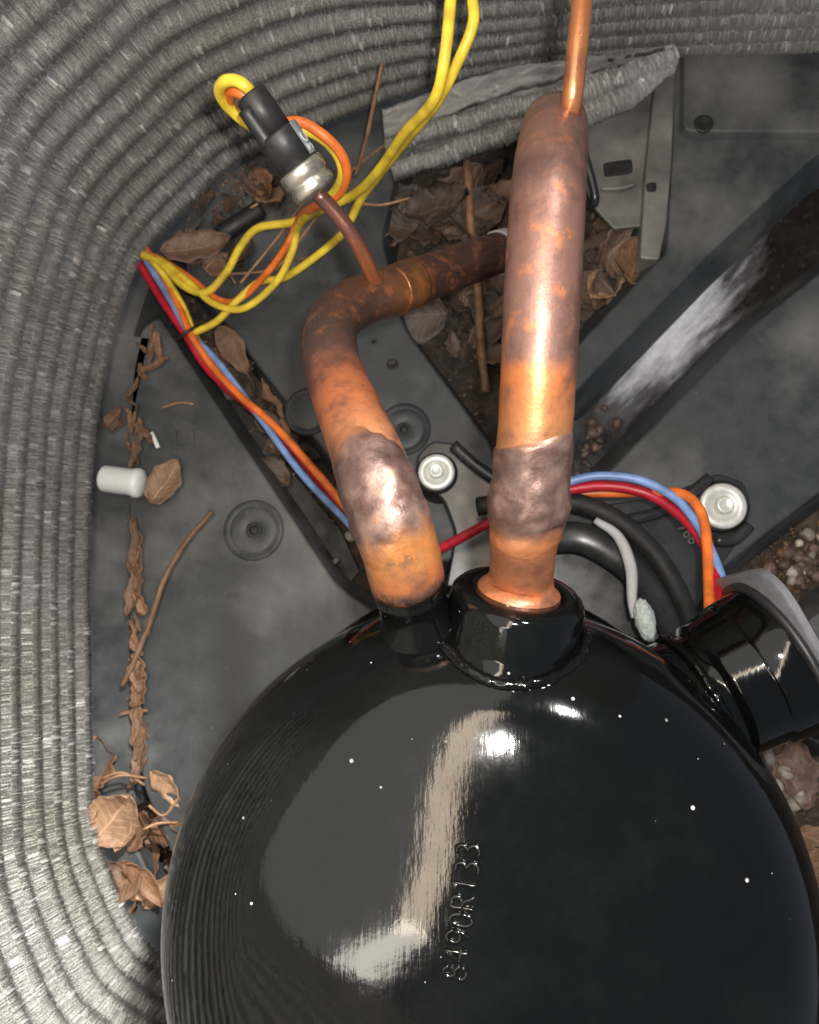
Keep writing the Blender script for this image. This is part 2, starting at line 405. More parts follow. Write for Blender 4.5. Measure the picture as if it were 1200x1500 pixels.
def offset_poly(P, d):
    n = len(P); out = []
    for i in range(n):
        a, b, c = P[i-1], P[i], P[(i+1) % n]
        e1 = (b-a).normalized(); e2 = (c-b).normalized()
        n1 = Vector((e1.y, -e1.x)); n2 = Vector((e2.y, -e2.x))
        m = n1+n2
        m = m/(max(0.35, m.length_squared/2)) if m.length > 1e-6 else n1
        out.append(b+m*d)
    return out
def flat_top(o):
    for p in o.data.polygons:
        if p.normal.z > 0.999: p.use_smooth = False
    return o
def panel(name, pts, parent, z=0.0, bottom=-TD, draft=0.006, mat=None, cham=0.0018, rnd=0.006):
    P = [at(x, y, z).to_2d() for x, y in pts]
    A = sum(P[i-1].x*P[i].y-P[i].x*P[i-1].y for i in range(len(P)))
    if A < 0: P.reverse()
    Q = []                                  # rounded corners
    for i in range(len(P)):
        a, b, c = P[i-1], P[i], P[(i+1) % len(P)]
        r1 = min(rnd, (a-b).length*0.4); r2 = min(rnd, (c-b).length*0.4)
        p0 = b+(a-b).normalized()*r1; p1 = b+(c-b).normalized()*r2
        for t in (0, .33, .67, 1): Q.append((p0*(1-t)+b*t)*(1-t)+(b*(1-t)+p1*t)*t)
    L = [(offset_poly(Q, -cham), z), (offset_poly(Q, -cham*0.3), z-cham*0.3), (Q, z-cham), (offset_poly(Q, draft), bottom)]
    v = []; f = []; n = len(Q)
    for lp, zz in L: v += [(p.x, p.y, zz) for p in lp]
    for j in range(3):
        for k in range(n):
            k2 = (k+1) % n
            f.append((j*n+k, (j+1)*n+k, (j+1)*n+k2, j*n+k2))
    f.append(tuple(range(n)))
    me = mesh(name, v, f)
    bm = bmesh.new(); bm.from_mesh(me); bm.faces.ensure_lookup_table()
    bmesh.ops.triangulate(bm, faces=[bm.faces[-1]], ngon_method='EAR_CLIP'); bm.to_mesh(me); bm.free()
    o = link(name, me, mat or M['pan'], parent); smooth_by_angle(o, 14); return flat_top(o)

# left panel, panel between the trenches, strip, upper right, right, lower right
panel('pan_panel', [(232, 462), (491, 853), (560, 905), (700, 1100), (420, 1330), (255, 1260), (212, 1160), (196, 1080), (188, 900), (187, 640), (193, 545), (206, 482)], pan)
panel('pan_panel', [(268, 395), (300, 300), (380, 200), (560, 120), (590, 210), (560, 350), (592, 478), (718, 648), (760, 800), (620, 830), (540, 745)], pan)
panel('pan_panel', [(985, 60), (1420, 60), (1420, 22), (1420, 120), (1195, 228), (1040, 372), (838, 580), (800, 560), (850, 500), (978, 366), (986, 200)], pan, draft=0.013)
panel('pan_panel', [(1420, 260), (1200, 400), (1100, 478), (940, 640), (840, 745), (900, 900), (1000, 880), (1073, 821), (1200, 723), (1420, 560)], pan, draft=0.011)
panel('pan_panel', [(1162, 925), (1250, 860), (1420, 740), (1420, 1000), (1230, 1110), (1150, 1060)], pan)
# raised step along the far side of the upper right panel
panel('pan_step', [(1003, 40), (1420, 30), (1420, 196), (1001, 193)], pan, z=0.006, bottom=-0.002, draft=0.002)

# rim under the coil
ROW0 = [(900, 1650), (700, 1625), (480, 1540), (330, 1455), (247, 1403), (213, 1373), (187, 1327), (160, 1267), (143, 1213), (136, 1150), (133, 1000),
        (131, 850), (135, 700), (145, 600), (165, 500), (182, 440), (203, 385), (235, 343), (290, 288), (340, 243),
        (420, 205), (520, 165), (620, 132), (740, 105), (870, 88), (1000, 80), (1200, 73), (1400, 70), (1560, 68)]
PIT = 0.0186; CR = 0.0087
def row0_world():
    W = [at(x, y, 0.012) for x, y in ROW0]
    return spline([(p.x, p.y, p.z) for p in W], 0.004)
RW = row0_world()
def inward(Pth):
    T = np.gradient(Pth[:, :2], axis=0); T /= np.linalg.norm(T, axis=1)[:, None]
    return np.stack([T[:, 1], -T[:, 0]], 1)       # path runs up the left side, then right
IN = inward(RW)
def band(name, i0, i1, a, b, z, bottom, mat, parent):
    idx = list(range(i0, i1)); v = []; f = []
    for i in idx:
        p = RW[i, :2]; n = IN[i]
        for off, zz in ((a, bottom), (a-0.0005, z-0.0015), (a-0.002, z), (b, z)):
            q = p+n*off; v.append((q[0], q[1], zz))
    for k in range(len(idx)-1):
        for j in range(3):
            f.append((k*4+j, k*4+j+1, (k+1)*4+j+1, (k+1)*4+j))
    me = mesh(name, v, f); o = link(name, me, mat, parent); return smooth_by_angle(o, 40)
iy = [proj(p) for p in RW]
i_lo = min(range(len(RW)), key=lambda i: abs(iy[i][1]-1200)+(1e4 if iy[i][0] > 300 else 0))
i_hi = min(range(len(RW)), key=lambda i: abs(iy[i][1]-470)+(1e4 if iy[i][0] > 300 else 0))
i_near = min(range(len(RW)), key=lambda i: abs(iy[i][1]-1410)+(1e4 if iy[i][0] > 300 else 0))
band('pan_rim', i_lo, i_hi, 0.0195, -0.07, 0.0, -TD, M['pan'], pan)
band('pan_rim', 0, i_lo-3, 0.010, -0.07, -0.006, -TD, M['pan'], pan)
band('pan_rim', i_hi-3, len(RW), 0.004, -0.07, -0.004, -TD, M['pan'], pan)

# round bosses with a dished face and a screw hole
def boss(px, py, r, hole=True):
    p = at(px, py, 0.0)
    prof = [(r*1.12, -0.001), (r*1.12, 0.0006), (r*1.04, 0.0018), (r, 0.0020), (r*0.94, 0.0012), (r*0.88, 0.0008), (r*0.84, 0.0014), (r*0.8, 0.0017)]
    prof += [(r*0.30, 0.0018), (r*0.27, 0.0014), (r*0.2, -0.0008), (0.0, -0.0009)] if hole else [(r*0.1, 0.0018), (0.0, 0.0018)]
    o = link('screw_boss', lathe_mesh('screw_boss', p, (0, 0, 1), prof, 40), M['pan'], pan); smooth_by_angle(o, 50)
    if hole:
        s = link('hole_plug', lathe_mesh('hole_plug', p+Vector((0, 0, 0.0003)), (0, 0, 1), [(r*0.2, -0.001), (r*0.19, 0.0003), (r*0.08, 0.0006), (0, 0.0006)], 20), M['rubber'], o)
boss(372, 777, 0.0172); boss(592, 629, 0.0150); boss(452, 603, 0.0140, False)
def pinhole(px, py, r, z=0.0):
    o = link('pin_hole', lathe_mesh('pin_hole', at(px, py, z), (0, 0, 1), [(r*1.6, -0.0005), (r*1.5, 0.0005), (r*1.1, 0.0007), (r*0.8, 0.0002), (0, 0.0001)], 20), M['rubber'], pan)
pinhole(575, 534, 0.0025); pinhole(1031, 181, 0.004, 0.006); pinhole(548, 500, 0.0012)
# moulded letter on the left panel
def text_mesh(s, size, extrude, bevel=0.0, res=2):
    cu = bpy.data.curves.new('txt', 'FONT'); cu.body = s; cu.size = size; cu.extrude = extrude
    cu.bevel_depth = bevel; cu.bevel_resolution = res; cu.resolution_u = 6; cu.align_x = 'LEFT'
    o = bpy.data.objects.new('txt', cu); C.objects.link(o)
    dg = bpy.context.evaluated_depsgraph_get()
    me = bpy.data.meshes.new_from_object(o.evaluated_get(dg)); bpy.data.objects.remove(o)
    return me
me = text_mesh('H', 0.024, 0.0004, 0.0002); p = at(250, 668, 0.0003)
me.transform(Matrix.Translation(p) @ Matrix.Rotation(R(4), 4, 'Z')); link('moulded_letter', me, M['pan'], pan)

# wet film in the bottom of the far trench
def flat(name, pts, z, mat, parent, jit=0.0):
    v = [at(x+random.uniform(-jit, jit), y+random.uniform(-jit, jit), z) for x, y in pts]
    me = mesh(name, v, [tuple(range(len(v)))]); return link(name, me, mat, parent, False)
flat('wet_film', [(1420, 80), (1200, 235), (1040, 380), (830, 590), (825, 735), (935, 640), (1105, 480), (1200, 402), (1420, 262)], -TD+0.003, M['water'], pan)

flat('trench_shade', [(200, 405), (236, 408), (262, 448), (312, 530), (352, 592), (400, 655), (452, 722), (500, 782), (528, 838), (500, 868), (440, 790), (346, 660), (250, 500)], -TD+0.005,
     simple('painted_trench_shade', (0.006, 0.0055, 0.005), 0.55, 0, 0.5, 120, 0.6), pan, 2)  # near-black sheet standing in for the shade on the trench's left half

# ------------------------------------------------------------------ spine fin coil
coil = empty('finned_coil', (0, 0, 0))
tag(coil, 'silver spiny-finned coil wrapping in stacked rows around the compressor', 'coil')
NROW = 28; NSPINE = 15
def row_path(k):
    P = RW.copy(); P[:, 2] = 0.012+k*PIT
    # the far side leans in slightly
    wgt = np.clip((np.array([p[0] for p in iy])-430)/350, 0, 1); wgt = wgt*wgt*(3-2*wgt)
    P[:, 1] -= 0.0058*min(k, 7)*wgt
    P[:, :2] -= IN*CR                     # inner edge of the row follows the traced line
    ph = random.random()*10
    for i in range(len(P)):
        s = i*0.02
        P[i, 2] += 0.0011*noise.noise((s, k*3.1+ph, 0)); P[i, :2] += IN[i]*0.0014*noise.noise((s*1.3, k*2.7, 5+ph))
    return P
def spines(P, k, cr=CR, r0=0.0058):
    T = np.gradient(P, axis=0); L = np.linalg.norm(T, axis=1); T /= L[:, None]
    arc = np.concatenate([[0], np.cumsum(np.linalg.norm(np.diff(P, axis=0), axis=1))])
    s = np.arange(0, arc[-1], 0.00075); s = s+np.random.uniform(-.00015, .00015, len(s))
    q = np.stack([np.interp(s, arc, P[:, j]) for j in range(3)], 1)
    t = np.stack([np.interp(s, arc, T[:, j]) for j in range(3)], 1)
    ok = []
    for p in q[::20]:
        x, y = proj(p); ok += [(-260 < x < 1460 and -260 < y < 1760)]*20
    ok = np.array(ok[:len(q)]); q = q[ok]; t = t[ok]; n = len(q)
    up = np.array([0, 0, 1.]); inn = np.stack([t[:, 1], -t[:, 0], np.zeros(n)], 1)
    NS, NG = 5, 3                         # sectors of a fin turn, facets per sector
    Vs = []
    for sct in range(NS):
        a0 = R(-50)+R(205)*sct/NS
        lean = np.random.normal(.0003, .00022, n)+np.where(np.random.rand(n) < .09, np.random.normal(0, .0014, n), 0); tw = np.random.normal(0, .00015, n); rj = np.random.normal(0, .00013, n)+np.where(np.random.rand(n) < .03, .0006, 0)
        ring = []
        for gi in range(NG+1):
            A = a0+R(205)/NS*(gi/NG)*0.97+np.random.uniform(-.02, .02, n)
            nr = inn*np.cos(A)[:, None]+up*np.sin(A)[:, None]
            r1 = cr+rj+np.random.normal(0, .00018, n)
            off = lean+tw*(gi/NG-.5)*2
            ring.append((q+nr*r0, q+nr*r1[:, None]+t*off[:, None]))
        for gi in range(NG):
            a, b = ring[gi]; d, c = ring[gi+1]
            Vs.append(np.stack([a, d, c, b], 1))
    return np.concatenate([v[:, None] for v in Vs], 1).reshape(-1, 3)
def add_quads(me, V):
    nq = len(V)//4
    me.vertices.add(len(V)); me.vertices.foreach_set('co', V.astype(np.float32).ravel())
    me.loops.add(nq*4); me.loops.foreach_set('vertex_index', np.arange(nq*4, dtype=np.int32))
    me.polygons.add(nq); me.polygons.foreach_set('loop_start', np.arange(0, nq*4, 4, dtype=np.int32))
    me.update(calc_edges=True)
    ng = 3; rnd = np.repeat(np.random.rand(nq//ng), ng)
    at_ = me.attributes.new('fin_rand', 'FLOAT', 'FACE'); at_.data.foreach_set('value', rnd.astype(np.float32))
for k in range(NROW):
    P = row_path(k)
    def rough(t, a, p): return 0.0004*noise.noise(p*420)
    o = link('coil_row', tube_mesh('coil_row', P, CR*(0.80 if k < NSPINE else 0.95), 12, rough if k < NSPINE else None), M['core'], coil)
    if k < NSPINE:
        me = bpy.data.meshes.new('fin_spines'); add_quads(me, spines(P, k))
        fo = link('fin_spines', me, M['fin'], o, False); fo['kind'] = 'stuff'

# torn, flattened rows hanging loose on the far side
def ribbon(name, top, bot, ridges, parent, amp=0.003):
    n = 120; a = pxpath(top, 0.001); b = pxpath(bot, 0.001)
    ia = np.linspace(0, len(a)-1, n); ib = np.linspace(0, len(b)-1, n)
    a = np.stack([np.interp(ia, range(len(a)), a[:, j]) for j in range(3)], 1)
    b = np.stack([np.interp(ib, range(len(b)), b[:, j]) for j in range(3)], 1)
    m = 30; v = []; f = []
    for lay in (0, 1):
        for i in range(n):
            for j in range(m):
                u = j/(m-1); p = a[i]*(1-u)+b[i]*u
                h = amp*abs(math.sin(u*math.pi*ridges))**0.7+0.0022*noise.noise((i*0.10, u*3, 2))+0.0012*noise.noise((i*0.35, u*8, 7))
                ed = 0.0016*noise.noise((i*0.22, 0, 3))*u
                v.append((p[0], p[1]+ed, p[2]+h-(0.004 if lay else 0)))
    for lay in (0, 1):
        o = lay*n*m
        for i in range(n-1):
            for j in range(m-1):
                q = (o+i*m+j, o+(i+1)*m+j, o+(i+1)*m+j+1, o+i*m+j+1)
                f.append(q if not lay else q[::-1])
    for i in range(n-1):
        for j in (0, m-1):
            q = (i*m+j, (i+1)*m+j, n*m+(i+1)*m+j, n*m+i*m+j); f.append(q if j else q[::-1])
    me = mesh(name, v, f); uv = me.uv_layers.new(name='UVMap')
    for lp in me.loops:
        vi = lp.vertex_index % (n*m); uv.data[lp.index].uv = ((vi//m)/n, (vi % m)/m*0.05)
    return link(name, me, M['crush'], parent)
ribbon('torn_fin_row', [(566, 205, .030), (640, 172, .034), (730, 138, .036), (830, 112, .036), (920, 92, .034), (985, 76, .03)],
       [(578, 264, .020), (612, 247, .022), (650, 234, .024), (700, 214, .026), (760, 195, .028), (860, 172, .030), (925, 140, .03), (984, 84, .028)], 2.0, coil)
ribbon('torn_fin_row', [(560, 160, .044), (650, 128, .048), (760, 96, .05), (880, 84, .05), (985, 68, .046)],
       [(565, 212, .034), (640, 178, .038), (740, 138, .040), (850, 110, .040), (985, 82, .036)], 1.5, coil, 0.0025)

for pts, cr in (([(574, 252, .026), (612, 238, .028), (650, 226, .030), (700, 207, .031), (760, 188, .032), (860, 166, .033), (925, 134, .033), (980, 88, .032)], 0.0072),
                ([(566, 214, .034), (620, 198, .037), (680, 176, .039), (750, 158, .040), (850, 132, .040), (930, 106, .038), (986, 80, .036)], 0.0066)):
    P = pxpath(pts, 0.003)
    for i in range(len(P)): P[i, 1] += 0.0022*noise.noise((i*0.21, cr*900, 1)); P[i, 2] += 0.0022*noise.noise((i*0.17, cr*700, 9))
    o = link('torn_fin_tube', tube_mesh('torn_fin_tube', P, cr*0.75, 10), M['core'], coil)
    me = bpy.data.meshes.new('fin_spines'); add_quads(me, spines(P, 0, cr, cr*0.6))
    fo = link('fin_spines', me, M['fin'], o, False); fo['kind'] = 'stuff'

# ------------------------------------------------------------------ compressor
CZ = at(708, 1370, 0.2); CX, CY = CZ.x, CZ.y
RR, ZTOP, RC, RK, KN = 0.1115, 0.243, 0.43, 0.073, 1.12     # shallow cap, then a rounded shoulder
_s0 = math.atan(RK/RC); _kr = (RR-RK)/(1-math.sin(_s0)); _zk = ZTOP-RK*RK/(2*RC)
DP = [(RK*i/20, ZTOP-(RK*i/20)**2/(2*RC)) for i in range(21)]
for i in range(1, 29):
    a = _s0+(math.pi/2-_s0)*i/28
    DP.append((RK+_kr*(math.sin(a)-math.sin(_s0)), _zk-KN*_kr*(math.cos(_s0)-math.cos(a))))
ZS = DP[-1][1]
_dr = np.array([p[0] for p in DP]); _dz = np.array([p[1] for p in DP])
def dome_r(z): return float(np.interp(-z, -_dz, _dr)) if z <= ZTOP else 0.0
def dome_z(x, y): return float(np.interp(math.hypot(x-CX, y-CY), _dr, _dz))
def dome_hit(px, py):
    r = ray(px, py)
    for i in range(4000):
        p = Vector((0, 0, H))+r*(0.15+i*0.0001)
        if p.z < ZTOP and math.hypot(p.x-CX, p.y-CY) < dome_r(p.z): return p
    return None
def dome_n(p):
    e = 1.5e-3
    n = Vector((-(dome_z(p.x+e, p.y)-dome_z(p.x-e, p.y))/(2*e), -(dome_z(p.x, p.y+e)-dome_z(p.x, p.y-e))/(2*e), 1)); return n.normalized()
comp = empty('compressor', (CX, CY, 0.0))
tag(comp, 'glossy black domed hermetic compressor with stamped number on its top', 'compressor')
prof = [(RR, 0.03), (RR, 0.060), (RR*1.012, 0.061), (RR*1.012, 0.072), (RR, 0.073)]
prof += [(RR, 0.073+(ZS-0.073)*i/8) for i in range(1, 9)]
for r_, z_ in DP[::-1][1:]: prof.append((r_, z_))
def sdisp(j, a, p):
    if j < 5: return Vector((0, 0, 0))
    k = 0.0011*noise.noise((p.x*22, p.y*22, p.z*22)); return Vector((0, 0, 1))*k
sh = link('shell', lathe_mesh('shell', (CX, CY, 0), (0, 0, 1), prof, 128, sdisp), M['black'], comp)

# stamped number, letters follow the dome
def arcp(cx, cy, rx, ry, a0, a1, n=14):
    return [(cx+rx*math.cos(R(a0+(a1-a0)*i/n)), cy+ry*math.sin(R(a0+(a1-a0)*i/n))) for i in range(n+1)]
GLY = {'8': [arcp(.5, .74, .34, .25, 0, 360), arcp(.5, .26, .42, .26, 0, 360)],
       '4': [[(.68, 0), (.68, 1), (.08, .32), (.98, .32)]],
       '9': [arcp(.5, .70, .40, .30, 0, 360), [(.9, .70), (.82, .35), (.55, 0)]],
       '0': [arcp(.5, .5, .42, .5, 0, 360)],
       'R': [[(.1, 0), (.1, 1), (.55, 1)]+arcp(.55, .76, .33, .24, 90, -90, 8)+[(.1, .52)], [(.5, .52), (.95, 0)]],
       '1': [[(.22, .78), (.55, 1), (.55, 0)]],
       '3': [arcp(.42, .75, .40, .25, 130, -90, 10)+arcp(.42, .25, .46, .26, 90, -130, 10)]}
def stamp(text, pa, pb, gw, gh, tr, mat):
    A = dome_hit(*pa); B = dome_hit(*pb)
    u = (B-A).to_2d(); pitch = u.length/(len(text)-1); u.normalize(); vd = Vector((-u.y, u.x))
    verts = []; faces = []
    for i, ch in enumerate(text):
        dz_ = random.uniform(-.0003, .0003)
        for st in GLY[ch]:
            W = []
            for x, y in st:
                q = A.to_2d()+u*(i*pitch+(x-.5)*gw)+vd*((y-.5)*gh+dz_)
                z = dome_z(q.x, q.y)+0.0011*noise.noise((q.x*22, q.y*22, dome_z(q.x, q.y)*22))
                W.append((q.x, q.y, z+0.0001))
            P = []
            for a, b in zip(W[:-1], W[1:]):
                n = max(1, int((Vector(b)-Vector(a)).length/0.0006))
                P += [Vector(a).lerp(Vector(b), t/n) for t in range(n)]
            P.append(Vector(W[-1]))
            m2 = tube_mesh('t', P, tr, 10, lambda t, a, p: 0.00012*noise.noise(p*900)); b0 = len(verts)
            verts += [v.co.copy() for v in m2.vertices]; faces += [tuple(b0+k for k in f.vertices) for f in m2.polygons]
            bpy.data.meshes.remove(m2)
    return link('stamped_number', mesh('stamped_number', verts, faces), mat, comp)
stamp('8490R133', (667, 1424), (686, 1245), 0.0037, 0.0066, 0.00072, M['black'])

def weld_ring(name, base, axis, r, tr, parent, mat, bead=0.0006):
    axis = Vector(axis).normalized(); u = axis.cross(Vector((0, 0, 1))).normalized(); b = axis.cross(u)
    P = [base+(u*math.cos(a)+b*math.sin(a))*r for a in np.linspace(0, 2*math.pi, 150)]
    def dp(t, a, p): return bead*noise.noise(p*700)+bead*0.6*noise.noise(p*250)
    return link(name, tube_mesh(name, P, tr, 10, dp, False), mat, parent)

# fitting under the upright pipe
fd = dome_hit(752, 934); fb = at(747, 938, fd.z-0.009); ft = at(760, 866, fb.z+0.0080)
fax = (ft-fb).normalized(); fl_ = (ft-fb).length
FR = 0.0224
fit = link('pipe_fitting', lathe_mesh('pipe_fitting', fb, fax,
    [(FR*1.05, -0.030), (FR*1.05, 0.0), (FR*1.0, 0.0020), (FR*0.985, 0.0035), (FR*0.985, fl_-0.0035), (FR*0.96, fl_-0.0014), (FR*0.90, fl_), (FR*0.55, fl_+0.0006), (FR*0.50, fl_-0.002)], 72), M['black'], comp)
def seam(name, base, axis, r, tr, h0, h1, parent, bead):
    u = axis.cross(Vector((0, 0, 1))).normalized(); b = axis.cross(u); P = []
    for a in np.linspace(0, 2*math.pi, 160):
        h = h0
        while h > h1:
            p = base+axis*h+(u*math.cos(a)+b*math.sin(a))*r
            if p.z < dome_z(p.x, p.y) and math.hypot(p.x-CX, p.y-CY) < RR: break
            h -= 0.0003
        P.append(p)
    return link(name, tube_mesh(name, P, tr, 10, lambda t, a, p: bead*noise.noise(p*650)+bead*0.6*noise.noise(p*250), False), M['black'], parent)
seam('weld_bead', fb, fax, FR*1.07, 0.0020, fl_-0.004, -0.022, comp, 0.0008)
print('fit', fb, ft, 'elev', math.degrees(math.asin(fax.z)))

# collar under the bent pipe
gb = dome_hit(614, 918); g1 = at(596, 846, gb.z+0.013); gax = (g1-gb).normalized()
link('pipe_collar', lathe_mesh('pipe_collar', gb, gax,
    [(0.0290, -0.018), (0.0205, -0.011), (0.0165, -0.006), (0.0138, -0.001), (0.0122, 0.004), (0.0115, 0.0080), (0.0112, 0.0120), (0.0116, 0.0132), (0.0116, 0.0150), (0.0112, 0.0160), (0.0112, 0.0230)], 56), M['black'], comp)

# terminal cup on the right shoulder with a flat cover
tb = at(1010, 1030, 0.150); te = at(1140, 964, 0.148); tax = (te-tb).normalized(); tl = (te-tb).length
link('terminal_cup', lathe_mesh('terminal_cup', tb, tax,
    [(0.0285, -0.02), (0.0265, 0.0), (0.0252, 0.003), (0.0250, tl*0.22), (0.0256, tl*0.25), (0.0276, tl*0.28), (0.0280, tl*0.31), (0.0288, tl*0.60), (0.0292, tl*0.62), (0.0300, tl*0.64), (0.0310, tl*0.9), (0.0314, tl*0.94), (0.0308, tl)], 64), M['black'], comp)
weld_ring('weld_bead', tb+tax*0.0035, tax, 0.0262, 0.0018, comp, M['black'], 0.0008)
tu = tax.cross(Vector((0, 0, 1))).normalized(); tv = tax.cross(tu).normalized()
def rounded_plate(name, base, ax, u, v, hu, hv, rad, th, mat, parent):
    pts = []
    for cx, cy, a0 in ((hu-rad, hv-rad, 0), (-(hu-rad), hv-rad, 90), (-(hu-rad), -(hv-rad), 180), (hu-rad, -(hv-rad), 270)):
        for k in range(7):
            a = R(a0+15*k); pts.append((cx+rad*math.cos(a), cy+rad*math.sin(a)))
    n = len(pts); vv = []; f = []
    for h, s in ((0, 0.97), (0.0008, 1.0), (th-0.0008, 1.0), (th, 0.97)):
        vv += [base+ax*h+u*x*s+v*y*s for x, y in pts]
    for j in range(3):
        for k in range(n): f.append((j*n+k, j*n+(k+1) % n, (j+1)*n+(k+1) % n, (j+1)*n+k))
    f.append(tuple(range(n))[::-1]); f.append(tuple(3*n+k for k in range(n)))
    me = mesh(name, vv, f)
    bm = bmesh.new(); bm.from_mesh(me); bmesh.ops.recalc_face_normals(bm, faces=bm.faces); bm.to_mesh(me); bm.free()
    o = link(name, me, mat, parent); return smooth_by_angle(o, 40)
cov = rounded_plate('terminal_cover', te+tax*0.0002, tax, tu, tv, 0.0365, 0.0345, 0.016, 0.0042, M['rimgrey'], comp)
link('cover_gasket', lathe_mesh('cover_gasket', te-tax*0.0030, tax, [(0.0318, 0.0), (0.0338, 0.0004), (0.0338, 0.0026), (0.0318, 0.0030)], 64), M['plastic'], cov)

# spider base plate with two arms reaching the mounting bolts
bp = panel('base_plate', [(612, 700), (610, 668), (632, 645), (672, 650), (708, 690), (760, 716), (860, 742), (960, 728), (1018, 708), (1052, 692), (1092, 706), (1102, 745), (1088, 785),
     (1050, 840), (1010, 910), (960, 1000), (860, 1080), (700, 1060), (640, 940), (655, 850), (668, 780), (650, 732)], comp, z=0.030, bottom=0.024, draft=0.0, mat=M['plate'], cham=0.0012, rnd=0.004)
for pts in ([(664, 652), (700, 684), (745, 712), (800, 730), (860, 742)], [(870, 762), (930, 760), (985, 742), (1018, 718), (1040, 700)],
            [(1046, 792), (1076, 790), (1098, 770)]):
    P = pxpath([(x, y, 0.0335) for x, y in pts]); link('pressed_edge', tube_mesh('pressed_edge', P, 0.0034, 10), M['plate'], bp)
me = text_mesh('766', 0.0085, 0.0003, 0.0001); p = at(992, 772, 0.0305)
me.transform(Matrix.Translation(p) @ Matrix.Rotation(R(-56), 4, 'Z')); link('stamped_marks', me, M['galv'], bp)
# skirt between shell and plate
P = [(CX+RR*1.06*math.cos(a), CY+RR*1.06*math.sin(a), 0.036) for a in np.linspace(0, 2*math.pi, 96)]
link('shell_skirt', tube_mesh('shell_skirt', P, 0.0075, 10, None, False), M['black'], comp)

# mounting bolts
def mount(px, py, r, label, z=0.030):
    p = at(px, py, z+0.008); b = Vector((p.x, p.y, 0.0))
    t = empty('mounting_bolt', b); tag(t, label, 'bolt', 'compressor mounting bolts')
    link('rubber_grommet', lathe_mesh('rubber_grommet', b, (0, 0, 1), [(r*1.25, 0.0), (r*1.25, 0.020), (r*1.05, 0.024), (r*1.1, z), (r*1.16, z+0.0014), (r*1.05, z+0.0032)], 40), M['rubber'], t)
    link('washer', lathe_mesh('washer', b, (0, 0, 1), [(r*0.9, z+0.0030), (r, z+0.0035), (r*1.0, z+0.0052), (r*0.93, z+0.0062), (r*0.72, z+0.0064), (r*0.62, z+0.0056), (r*0.55, z+0.0048), (0, z+0.0048)], 48), M['zinc'], t)
    link('bolt_head', lathe_mesh('bolt_head', b, (0, 0, 1), [(r*0.40, z+0.0040), (r*0.40, z+0.0085), (r*0.36, z+0.0098), (r*0.30, z+0.0102), (r*0.22, z+0.0094), (0, z+0.0094)], 36), M['zinc'], t)
mount(639, 690, 0.0105, 'white zinc washer bolt between the two copper pipes')
mount(1062, 740, 0.0128, 'white zinc washer bolt beside the orange and blue wires')

# black hose curling around the shell foot
P = pxpath([(700, 742, .06), (780, 732, .066), (850, 738, .066), (905, 762, .064), (955, 806, .06), (990, 860, .056), (1012, 915, .05), (1030, 990, .045)])
o = link('heater_band', tube_mesh('heater_band', P, 0.0052, 14), M['rubber']); tag(o, 'thick black rubber cable curving around the foot of the compressor', 'cable')
# grey strap and pale terminal block between shell and cable
P = pxpath([(800, 790, .05), (850, 788, .055), (905, 815, .055), (950, 858, .052), (990, 925, .046), (1000, 980, .04)])
o = link('grey_strap', tube_mesh('grey_strap', P, 0.0085, 14, None, True, 0.5), M['plate']); tag(o, 'dark grey curved strap inside the curve of the thick black cable', 'strap')
P = pxpath([(872, 762, .07), (905, 785, .072), (924, 830, .074), (926, 880, .078), (930, 905, .08)])  # pale tube added as the mounting arms' reflection in the shell
o = link('shell_sheen', tube_mesh('shell_sheen', P, [0.0018+0.0012*math.sin(math.pi*i/(len(P)-1)) for i in range(len(P))], 12), M['palegrey']); tag(o, 'added thin pale grey tube standing in for the reflection of the mounting arms in the shell, bending down to the textured plug', 'sheen')
def lump(name, px, py, z, rx, ry, rz, rot, mat, amp=0.12, freq=300, sub=3):
    bm = bmesh.new(); bmesh.ops.create_icosphere(bm, subdivisions=sub, radius=1)
    off = random.random()*50
    for v in bm.verts:
        k = 1+amp*noise.noise(v.co*freq/150+Vector((off, 0, 0)))
        v.co = Vector((v.co.x*rx*k, v.co.y*ry*k, v.co.z*rz*k))
    me = bpy.data.meshes.new(name); bm.to_mesh(me); bm.free()
    o = link(name, me, mat); o.location = at(px, py, z); o.rotation_euler = (0, 0, rot); return o
o = lump('textured_plug', 945, 908, 0.083, 0.0048, 0.0105, 0.005, R(12), M['sand'], 0.15, 700, 4)
tag(o, 'pale greenish rough oval plug between compressor shell and terminal cup', 'plug')

# ------------------------------------------------------------------ copper pipes
# upright pipe
brown = (0.135, 0.066, 0.048); mauve = (0.185, 0.10, 0.078); cop = (0.62, 0.235, 0.085); copl = (0.66, 0.30, 0.13); dull = (0.115, 0.055, 0.04)
z0 = fd.z-.003
UP = [(766, 815, z0+.0120, .0102), (768, 780, z0+.02, .0106), (775, 720, z0+.026, .0110), (782, 650, z0+.033, .0108),
      (786, 600, z0+.037, .0108), (791, 500, z0+.044, .0108), (796, 400, z0+.049, .0108), (800, 330, z0+.051, .0107), (804, 270, z0+.050, .0107), (808, 228, z0+.044, .0106), (811, 202, z0+.034, .0105), (812.5, 190, z0+.020, .0104)]
e = at(812.5, 190, z0+.020)
PW = [list(ft+fax*h)+[r] for h, r in ((-.0020, .0146), (.0006, .0136), (.0022, .0118), (.0048, .0105))]+[list(at(p[0], p[1], p[2]))+[p[3]] for p in UP]+[[e.x+.0006, e.y+.001, e.z-.03, .0104], [e.x+.001, e.y+.001, e.z-.09, .0104], [e.x+.001, e.y+.001, -TD, .0104]]
PW = spline(PW, 0.0015)
def up_u(y): return u_of(PW, 790, y, int(len(PW)*0.62))
